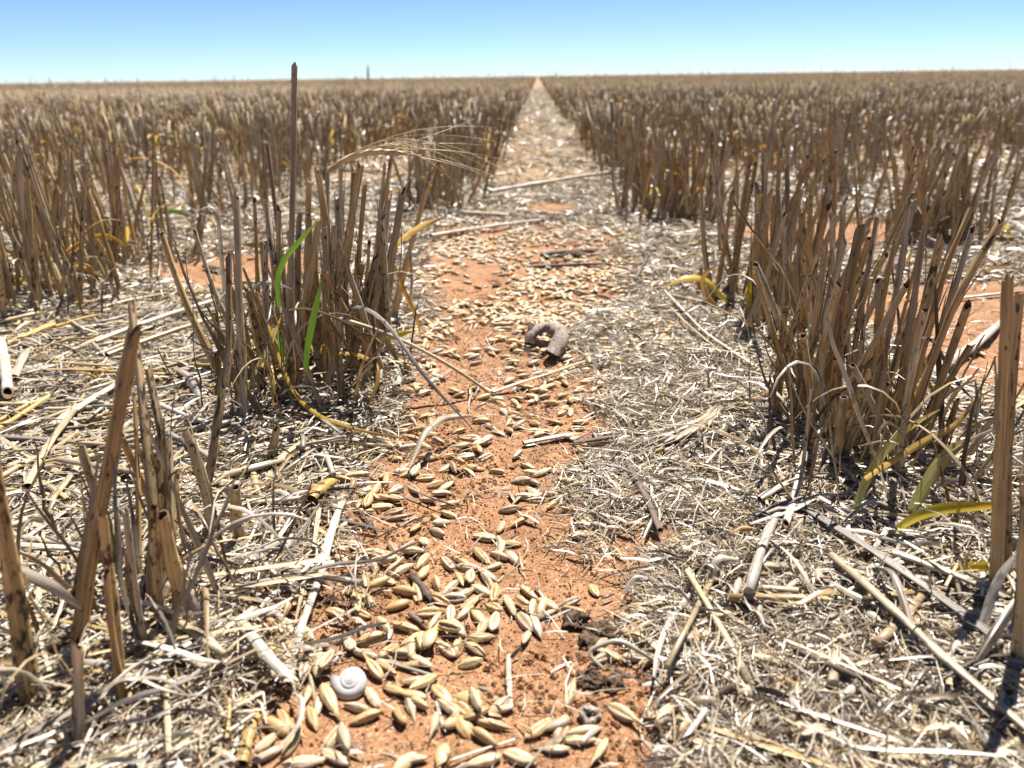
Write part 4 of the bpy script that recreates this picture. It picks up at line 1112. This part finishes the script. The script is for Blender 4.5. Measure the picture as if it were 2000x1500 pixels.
SP((962, 772), (1152, 708), 9, 'straw', 'slender straw lying on the sand below the curled bark', arch=0.003)
q0 = pl(652, 620, yA-0.01); q1 = gph(962, 776)+np.array([0, 0, 0.0012]); tt = np.linspace(0, 1, 14)[:, None]
bb = Batch(); bb.tubes((q0+(q1-q0)*tt+np.array([0, 0, 0.006])*4*tt*(1-tt))[None], np.linspace(0.0011, 0.0009, 14)[None], 7, cap=2)
tag(link('loose_straw', bb.mesh('loose_straw', [M['straw']], origin=tuple(q1)), None, tuple(q1)), 'slender straw slanting from the tall clump down onto the sand', 'straw')
SP((842, 472), (1060, 440), 10, 'straw_white', 'white straw lying across the strip beyond the grain', arch=0.003)
SP((956, 385), (1190, 346), 10, 'straw_white', 'long white straw lying across the strip, farthest of the clear ones', arch=0.004)
SP((870, 425), (985, 432), 12, 'straw_white', 'broad white straw scrap near the start of the left row')
SP((1250, 385), (1330, 395), 9, 'straw_white', 'white straw scrap left of the lone round clump')
SP((735, 1292), (850, 1326), 9, 'straw_grey', 'thin grey straw passing behind the snail shell')
SP((1375, 1425), (1336, 1482), 14, 'straw_white', 'short cream straw in the chaff at the bottom edge')
SP((1292, 1328), (1252, 1416), 6, 'straw_white', 'thin white straw spike across the chaff, front right')
SP((852, 1378), (868, 1435), 8, 'straw_grey', 'small grey straw between the grains at the bottom')
SP((880, 1495), (1010, 1452), 6, 'straw_white', 'thin cream straw sliver at the bottom centre edge')
SP((1480, 1005), (1555, 965), 15, 'straw_white', 'white straw piece under the leaning clump', arch=0.002)
SP((1470, 1040), (1560, 1005), 13, 'straw_grey', 'grey straw piece under the leaning clump')
SP((1445, 905), (1470, 850), 8, 'straw', 'thin straw sticking up from the chaff')
SP((500, 1430), (395, 1500), 12, 'straw', 'brown straw at the bottom edge left of the yellow stub')
SP((600, 1000), (500, 1010), 13, 'straw_white', 'white straw in the dead leaves, left of the sand')
SP((610, 1000), (652, 965), 30, 'straw_gold', 'cut open straw stub showing its hollow end, left of the sand', arch=0.003)
SP((1350, 232), (1366, 275), 9, 'straw_white', 'bright white straw stuck in the far right stubble', arch=0.01)
SP((1850, 590), (1990, 575), 9, 'straw_white', 'white straw behind the leaning clump')
SP((1880, 690), (1790, 722), 9, 'straw_white', 'slim white straw at the edge of the bare sand', arch=0.002)
def TW(a, c, wd, lab, **k): return SP(a, c, wd, 'twig', lab, name='twig', **k)
TW((1228, 930), (1288, 1058), 17, 'weathered dark twig lying between chaff and sand', kink=0.05, flat=0.8)
TW((1028, 526), (1214, 520), 8, 'straight brown twig lying across the grain strip', kink=0.04)
TW((1082, 562), (1192, 590), 7, 'thin dark twig on the grain behind the curled bark', kink=0.04)
TW((400, 528), (455, 538), 15, 'short brown twig on the bare sand left of the tall clump')
TW((1425, 1195), (1500, 1260), 11, 'split dark twig in the chaff, upper', kink=0.06)
TW((1545, 1300), (1695, 1365), 16, 'knobbly dark twig in the chaff, lower right', kink=0.05)
TW((805, 1130), (842, 1178), 17, 'short grey twig stub among the grain in the middle', kink=0.06)
TW((800, 1205), (828, 1225), 11, 'tiny brown twig among the grain', kink=0.05)
TW((630, 1018), (735, 1045), 12, 'dark twig poking out of the dead leaves onto the sand', kink=0.05)
TW((690, 985), (735, 1040), 7, 'thin brown twig crossing the darker one', kink=0.05)
TW((1120, 880), (1250, 862), 14, 'frayed grey twig behind the grain right of the white straw', kink=0.07)
TW((1155, 1010), (1240, 1055), 10, 'dark splinter under the bleached ear', kink=0.05)
TW((1055, 505), (1160, 498), 12, 'dark lump of root lying across the far sand', kink=0.10)
TW((1240, 560), (1262, 512), 6, 'dark spike of stem standing out of the far chaff', arch=0.01)

# more straws, alike
cnt = 0
while cnt < 120:
    x = random.uniform(-0.42, 0.42); y = random.uniform(0.16, 0.8)
    if random.random() > float(straw_cover(np.array([x]), np.array([y]))[0]) or not bool(inview(np.array([x]), np.array([y]), 0.0)[0]): continue
    L = random.uniform(0.025, 0.085); r = random.uniform(0.0008, 0.0017); a = random.gauss(0.35, 0.7)
    ex = np.array([x-math.cos(a)*L/2, x+math.cos(a)*L/2]); ey = np.array([y-math.sin(a)*L/2, y+math.sin(a)*L/2])
    if float(sand_mask(ex, ey).max()) > 0.4 or math.hypot(x-SNAIL[0], y-SNAIL[1]) < 0.05: continue
    k = 6; t = np.linspace(-0.5, 0.5, k); z = float(hgt(x, y))+r+0.002+0.005*random.random()
    P = np.stack([np.cos(a)*L*t, np.sin(a)*L*t, rng.normal(0, 0.02)*L*t+np.cumsum(rng.normal(0, 0.0003, k))], 1) + np.array([-np.sin(a), np.cos(a), 0])*(rng.normal(0, 0.03)*L*(1-2*np.abs(t)))[:, None]
    bb = Batch(); bb.tubes(P[None], (r*rng.uniform(0.85, 1.15, k))[None], 8, cap=2, slant=1.5, squash=rng.uniform(0.25, 0.9))
    o = link('loose_straw', bb.mesh('loose_straw', [M[random.choice(['straw', 'straw', 'straw_white', 'straw_gold', 'straw_grey'])]]), None, (x, y, z))
    sd = 'left' if x < 0 else 'right'
    mark(o, 'loose straw', 'straw', 'loose straws in the litter %s of the sand strip' % sd)
    cnt += 1
# curled leaves, alike
cnt = 0
while cnt < 200:
    x = random.uniform(-0.4, 0.4); y = random.uniform(0.15, 0.62)
    if random.random() > float(leaf_cover(np.array([x]), np.array([y]))[0]) or not bool(inview(np.array([x]), np.array([y]), 0.0)[0]): continue
    if math.hypot(x-SNAIL[0], y-SNAIL[1]) < 0.035: continue
    Q, W, ro = curl_leaf(1, 0.015, 0.05, 0.0010, 0.0026, k=14, lift=0.006, wav=0.9, twist=3.2)
    W = W*rng.uniform(0.6, 1.2, W.shape)
    bb = Batch(); bb.ribbons(Q, W, ro, fold=0.3, m=4)
    o = link('curled_leaf', bb.mesh('curled_leaf', [M['leaf'] if random.random() > 0.08 else M['amber']]), None, (x, y, float(hgt(x, y))+0.003+0.003*random.random()))
    sd = 'left' if x < 0 else 'right'
    mark(o, 'curled leaf', 'dead leaf', 'curled leaf strips %s of the sand strip' % sd)
    cnt += 1

def leaf_px(pts, wpx, mat, label, lift=0.004, tw=1.0, roll=0.0):
    Q = np.array([gph(*p[:2])+np.array([0, 0, (p[2] if len(p) > 2 else 0)+lift]) for p in pts])
    d = np.concatenate([[0], np.cumsum(np.linalg.norm(np.diff(Q, axis=0), axis=1))]); d /= d[-1]
    kk = 18; t = np.linspace(0, 1, kk)
    P = np.stack([np.interp(t, d, Q[:, i]) for i in range(3)], 1)
    for _ in range(3): P[1:-1] = P[1:-1]*0.5+0.25*(P[:-2]+P[2:])
    dep = (Q.mean(0)-CAM)@CF
    W = wpx/F*dep*np.clip(np.sin(PI*(0.10+0.84*t)), 0.05, 1)**0.6
    cen = Q.mean(0)
    bb = Batch(); bb.ribbons(P[None], W[None], (roll+tw*(t-0.4))[None], fold=0.3, m=5, ref=(0.1, -0.5, 0.8))
    o = link('curled_leaf', bb.mesh('curled_leaf', [M[mat]], origin=tuple(cen)), None, tuple(cen))
    tag(o, label, 'dead leaf')
leaf_px([(800, 930, 0.001), (830, 905, 0.012), (870, 875, 0.012), (922, 842, 0.004)], 15, 'leaf', 'grey twisted leaf arching over the grain, left of the bare channel', tw=2.0)
leaf_px([(312, 1330), (355, 1380), (400, 1430), (460, 1475)], 20, 'leaf', 'striped grey white leaf curving toward the bottom edge, left')
leaf_px([(455, 1375), (475, 1430), (455, 1500)], 14, 'leaf', 'pale bent leaf at the bottom edge left of the yellow stub', tw=0.5)
leaf_px([(440, 1060), (500, 1080), (570, 1092), (640, 1097)], 12, 'leaf', 'dark grey leaf reaching from the litter to the white straws', tw=1.5)
leaf_px([(575, 1375), (598, 1410, 0.004), (590, 1450, 0.002), (540, 1490)], 11, 'straw_white', 'pale curved strip looping below the thick chewed straw')
leaf_px([(1395, 1325), (1300, 1310), (1240, 1305)], 9, 'leaf', 'white bent strip over the dark hole in the sand')
leaf_px([(1180, 1330), (1140, 1310, 0.003), (1205, 1300, 0.006), (1290, 1322)], 10, 'leaf', 'thin pale leaf bridging the dark hollow, front')
leaf_px([(1500, 1125), (1540, 1160), (1590, 1182), (1650, 1183)], 13, 'amber', 'amber curved strip on the chaff, right', tw=0.4)
leaf_px([(1415, 1090), (1440, 1068, 0.004), (1475, 1062, 0.002)], 12, 'straw_gold', 'small golden curl on the chaff')
leaf_px([(1380, 1160), (1400, 1140, 0.006), (1440, 1130, 0.003)], 20, 'straw_white', 'broad white husk strip on the chaff')
leaf_px([(330, 720), (375, 770, 0.008), (405, 840, 0.004)], 14, 'leaf', 'grey white leaf arching behind the spotted front clump', tw=1.0)
leaf_px([(1215, 1180), (1240, 1165, 0.004), (1275, 1160, 0.001)], 11, 'leaf', 'shiny grey leaf flake at the edge of the chaff')
leaf_px([(905, 1010), (835, 985), (780, 960)], 5, 'twig', 'dark thin tendril on the bare channel')
leaf_px([(1700, 1130), (1730, 1180, 0.01), (1760, 1240, 0.006), (1790, 1300)], 16, 'leaf', 'long grey leaf hanging over the tan straws, right')
leaf_px([(1990, 1230, 0.012), (1930, 1290, 0.006), (1880, 1345)], 20, 'leaf', 'broad grey leaf drooping at the right edge')

# ------------------------------------------------------------------ snail shells
def snail(name, cpx, R, axis_dir, mat, label, spire=0.60, turns=4.6, g=1.75, c_=0.565, a_=0.435, spin=0.0):
    p = gph(*cpx)
    th = np.linspace(0, 2*PI*turns, 190); kk = math.log(g)/(2*PI)
    s = np.exp(kk*(th-th[-1]))
    n = 22; ph = np.arange(n)/n*2*PI
    cr = c_*R*s; cz = -spire*R*s
    V = np.zeros((len(th), n, 3))
    rr = a_*R*s
    rad = cr[:, None]+rr[:, None]*np.cos(ph)[None]
    V[..., 0] = rad*np.cos(-th+spin)[:, None]; V[..., 1] = rad*np.sin(-th+spin)[:, None]
    V[..., 2] = cz[:, None]+rr[:, None]*1.0*np.sin(ph)[None]
    V += (rng.normal(0, 0.004, (len(th), 1, 1))*rr[:, None, None])
    q = Vector(axis_dir).normalized().to_track_quat('Z', 'Y').to_matrix()
    Rm = np.array(q)
    V = V@Rm.T
    V -= (V.reshape(-1, 3).max(0)+V.reshape(-1, 3).min(0))/2
    bb = Batch(); bb.grid(V[None], True, cap=0)
    zmin = V[..., 2].min()
    # the lip and the dark mouth inside it
    lip = V[-1]; cc = lip.mean(0); t_ = norm(V[-1].mean(0)-V[-4].mean(0))
    VV = np.stack([lip, cc+(lip-cc)*0.9, cc+(lip-cc)*0.78-t_*R*0.35, cc+(lip-cc)*0.4-t_*R*0.6])[None]
    e = bpy.data.objects.new(name, None); COL.objects.link(e); e.empty_display_size = 0.01
    e.location = (p[0], p[1], float(hgt(p[0], p[1])) - zmin - 0.0012)
    tag(e, label, 'snail shell')
    link('whorl', bb.mesh('whorl', [M[mat]]), e)
    b2 = Batch(); b2.grid(VV, True, cap=1); link('mouth', b2.mesh('mouth', [M['shell_brown']]), e)
    return e
snail('snail_shell', (681, 1350), 0.0061, (0.10, -0.52, 0.85), 'shell', 'round white snail shell with a fine spiral among the grains', spin=0.2)
snail('snail_shell', (326, 1335), 0.0019, (0.5, -0.3, 0.75), 'shell_brown', 'tiny brownish snail shell in the litter under the spotted front clump', spire=1.5)

# ------------------------------------------------------------------ the curled piece of bark
p0 = gph(1080, 690); yb = p0[1]
path = [(1034, 672, 0.006), (1036, 652, 0.010), (1058, 638, 0.016), (1084, 640, 0.014), (1098, 656, 0.004), (1092, 672, -0.002), (1079, 692, -0.008)]
Q = np.array([pl(a, c, yb+d) for a, c, d in path])
d = np.concatenate([[0], np.cumsum(np.linalg.norm(np.diff(Q, axis=0), axis=1))]); d /= d[-1]
t = np.linspace(0, 1, 26)
P = np.stack([np.interp(t, d, Q[:, i]) for i in range(3)], 1)
for _ in range(4): P[1:-1] = P[1:-1]*0.5+0.25*(P[:-2]+P[2:])
R = np.interp(t, [0, 0.3, 0.6, 1], [0.0032, 0.0042, 0.0056, 0.0052])*(1+rng.normal(0, 0.05, 26))
P[:, 2] = np.maximum(P[:, 2], hgt(P[:, 0], P[:, 1])+R*0.75)
bb = Batch(); bb.tubes(P[None], R[None], 14, cap=0, slant=0.9, squash=0.8)
V = bb.v[-1].reshape(26, 14, 3)
V += rng.normal(0, 0.0002, V.shape); bb.v[-1] = V.reshape(-1, 3)
cen = tuple(P.mean(0))
bark = bpy.data.objects.new('curled_bark', None); COL.objects.link(bark); bark.location = cen
tag(bark, 'hook shaped curl of weathered bark with a dark hollow end on the grain', 'bark')
link('bark_roll', bb.mesh('bark_roll', [M['bark']], origin=cen), bark)
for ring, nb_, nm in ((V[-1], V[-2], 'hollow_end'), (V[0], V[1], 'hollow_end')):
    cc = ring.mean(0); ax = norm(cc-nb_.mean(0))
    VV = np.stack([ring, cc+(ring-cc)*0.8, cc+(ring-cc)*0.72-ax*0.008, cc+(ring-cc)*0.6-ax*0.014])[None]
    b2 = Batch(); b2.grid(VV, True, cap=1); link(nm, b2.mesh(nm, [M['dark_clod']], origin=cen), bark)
SP((1038, 665), (1070, 664), 6, 'straw_white', 'tiny white straw inside the hook of curled bark', lift=0.001)
TW((1100, 668), (1134, 654), 12, 'short grey stub of twig right of the curled bark', kink=0.05)

# ------------------------------------------------------------------ the bearded ears
def ear(name, label, axis_pts, awn_ends, mats, wk, awn_r, sag, nk=11, tilt=0.35, up=(0, 0, 1.0)):
    A_ = np.array(axis_pts, float)
    cen = tuple(A_[0])
    e = bpy.data.objects.new(name, None); COL.objects.link(e); e.location = cen; e.empty_display_size = 0.01
    tag(e, label, 'barley ear')
    d = np.concatenate([[0], np.cumsum(np.linalg.norm(np.diff(A_, axis=0), axis=1))]); d /= d[-1]
    pt = lambda u: np.array([np.interp(u, d, A_[:, i]) for i in range(3)])
    b_ = Batch(); tt = np.linspace(0, 1, 10); P = np.array([pt(u) for u in tt])
    b_.tubes(P[None], np.full((1, 10), wk*0.22), 6, cap=2); link('rachis', b_.mesh('rachis', [M[mats[0]]], origin=cen), e)
    L = np.linalg.norm(A_[-1]-A_[0])
    Vg, pcg, fbg = grain_mesh(0.0105, wk, wk*0.8, n=10, k=9, crease=0.1, awn=0.0008)
    gb = Batch(); gb.grid(Vg[None], True, pcg[None], fbg[None], cap=2)
    gme = gb.mesh('kernel', [M[mats[1]]])
    ends = []
    for j in range(nk*2):
        u = 0.02+0.9*(j//2)/nk + (0.03 if j % 2 else 0)
        q = pt(u); ax = norm(pt(min(u+0.05, 1))-pt(max(u-0.05, 0)))
        side = norm(np.cross(ax, up))*(1 if j % 2 else -1)
        dirn = norm(ax+side*tilt+rng.normal(0, 0.05, 3))
        c = q + side*wk*0.42 + dirn*0.0035
        o = link('kernel', gme, e, tuple(c-np.array(cen)))
        o.rotation_mode = 'QUATERNION'; o.rotation_quaternion = Vector(dirn).to_track_quat('X', 'Z')
        ends.append((c+dirn*0.005, dirn))
    for j, (c, dirn) in enumerate(ends):
        if j % 3 == 2: continue
        tgt = np.array(awn_ends[j % len(awn_ends)]) + rng.normal(0, 0.004, 3)
        k = 12; t = np.linspace(0, 1, k)[:, None]
        Lw = np.linalg.norm(tgt-c)
        m_ = c + dirn*Lw*0.45
        P = (1-t)**2*c + 2*t*(1-t)*m_ + t*t*tgt
        P[:, 2] = np.maximum(P[:, 2], hgt(P[:, 0], P[:, 1])+0.0012)
        b_ = Batch(); b_.tubes(P[None], np.linspace(awn_r, awn_r*0.35, k)[None], 5, cap=1)
        link('awn', b_.mesh('awn', [M[mats[2]]], origin=cen), e)
    return e
yE = yA + 0.02
ax = [pl(640, 336, yE), pl(665, 318, yE), pl(700, 302, yE), pl(740, 297, yE), pl(780, 299, yE)]
ends = [pl(*q, yE+dy) for q, dy in [((960, 237), 0.03), ((878, 266), 0.04), ((1003, 292), 0.02), ((1000, 312), -0.01), ((960, 331), 0.02), ((1000, 366), 0.0), ((985, 372), 0.02), ((930, 398), -0.02), ((900, 325), 0.03), ((880, 300), 0.05), ((1020, 375), -0.01), ((960, 305), 0.0), ((935, 285), 0.03)]]
ear('barley_ear', 'golden bearded barley ear caught on top of the tall clump, long awns streaming right', ax, ends, ('awn', 'grain', 'awn'), 0.0034, 0.00026, 0.0, nk=11, tilt=0.26)
# its bent stem
hero_stalk(A, (640, 700), (640, 338), 8, 0.02, [(640, 520)], sheath=False)
ax = [gph(1405, 815), gph(1375, 845), gph(1335, 868), gph(1285, 885)]
ax = [q+np.array([0, 0, 0.006]) for q in ax]
ends = [gph(*q)+np.array([0, 0, 0.003]) for q in [(1060, 893), (1110, 905), (1150, 935), (1120, 960), (1100, 1010), (1165, 1000), (1180, 960), (1090, 930), (1200, 990), (1140, 880), (1095, 1055), (1180, 930)]]
ear('barley_ear', 'bleached white bearded ear lying on the chaff, awns fanned toward the sand', ax, ends, ('awn_white', 'straw', 'awn_white'), 0.0029, 0.00028, 0.0, nk=9, tilt=0.24)

# ------------------------------------------------------------------ clods, a husk ring, a stone
def clod(px, py, r, mat, label, name='soil_clod', cat='clod', sq=0.5, rough=0.5):
    p = gph(px, py)
    n, k = 22, 15
    ph = np.arange(n)/n*2*PI; la = np.linspace(-PI/2+0.15, PI/2-0.15, k)
    V = np.stack([np.cos(la)[:, None]*np.cos(ph), np.cos(la)[:, None]*np.sin(ph), np.sin(la)[:, None]*np.ones(n)], -1)
    sd = rng.integers(1000)
    f = 1+rough*1.6*(vnoise(V[..., 0]*9+V[..., 2]*7, V[..., 1]*9-V[..., 2]*8, 0.9, int(sd)+2)-0.5)+rough*2*(vnoise(V[..., 0]*2+V[..., 2]*3, V[..., 1]*2+V[..., 2], 0.8, int(sd))-0.5)+rough*(vnoise(V[..., 0]*5+V[..., 2]*4, V[..., 1]*5-V[..., 2]*3, 0.9, int(sd)+1)-0.5)
    V = V*f[..., None]*r*np.array([1, rng.uniform(0.7, 1.0), sq])
    bb = Batch(); bb.grid(V[None], True, cap=2)
    o = link(name, bb.mesh(name, [M[mat]]), None, (p[0], p[1], float(hgt(p[0], p[1]))+r*sq*0.1))
    o.rotation_euler = (0, 0, rng.uniform(0, 6))
    tag(o, label, cat)
clod(1130, 1215, 0.0042, 'dark_clod', 'dark crumbly lump of rotten straw among the grain')
clod(1150, 1255, 0.0035, 'dark_clod', 'smaller dark lump below the rotten straw lump')
clod(1185, 1235, 0.0045, 'dark_clod', 'dark clod beside the rotten straw lump, right')
clod(1155, 1330, 0.0036, 'dark_clod', 'dark clod at the hollow under the bridging leaf')
clod(1200, 1335, 0.0030, 'dark_clod', 'small dark clod right of the hollow under the bridging leaf')
clod(548, 1272, 0.0034, 'clod', 'red clod above the thick chewed straw')
clod(515, 1235, 0.0040, 'clod', 'larger red clod left of the clean white straw')
clod(560, 1250, 0.0026, 'clod', 'little red clod near the larger one')
clod(700, 845, 0.004, 'clod', 'red clod at the foot of the tall clump')
clod(730, 830, 0.003, 'clod', 'small red clod by the tall clump')
clod(1120, 500, 0.010, 'dark_clod', 'dark brown clod on the far sand', sq=0.45)
clod(1085, 515, 0.006, 'clod', 'reddish clod next to the far dark one', sq=0.5)
clod(970, 560, 0.004, 'dark_clod', 'small dark clod in the far grain', sq=0.5)
clod(1000, 915, 0.0011, 'dark_clod', 'tiny dark pebble on the bare channel', name='pebble', cat='pebble')
clod(1790, 1492, 0.017, 'stone', 'flat pale stone at the bottom right edge', name='flat_stone', cat='stone', sq=0.22, rough=0.12)
# broken seed head: a grey woolly ring
p = gph(1152, 1405)
th = np.arange(16)/16*2*PI; ph = np.arange(9)/9*2*PI
rr = 0.0030*(1+0.25*np.sin(3*th)+0.2*np.sin(2*th+1))
V = np.stack([(rr[:, None]+0.0016*np.cos(ph))*np.cos(th)[:, None], (rr[:, None]+0.0016*np.cos(ph))*np.sin(th)[:, None], 0.0018*np.sin(ph)[None]*np.ones((16, 1))], -1)
V = np.concatenate([V, V[:1]]) ; V += rng.normal(0, 0.0006, V.shape); V[-1] = V[0]
bb = Batch(); bb.grid(V[None], True, cap=0)
o = link('husk_ring', bb.mesh('husk_ring', [M['bark']]), None, (p[0], p[1], float(hgt(p[0], p[1]))+0.0012)); o.rotation_euler = (0.5, 0.2, 0); o.scale = (0.62, 0.62, 0.5)
tag(o, 'grey torn ring of a dried seed case at the bottom, right of the grains', 'seed case')

# ------------------------------------------------------------------ far things on the horizon
q = pl(718, 128, 30.0); qb = pl(718, 150, 30.0)
bb = Batch(); bb.tubes(np.array([[[q[0], 30, -0.1], [q[0], 30, q[2]*0.6], [q[0]+0.005, 30, q[2]]]]), np.array([[0.035, 0.032, 0.03]]), 8, cap=1)
o = link('fence_post', bb.mesh('fence_post', [M['post']])); tag(o, 'lone dark post rising above the stubble horizon, left of the sand strip', 'post')

settle()
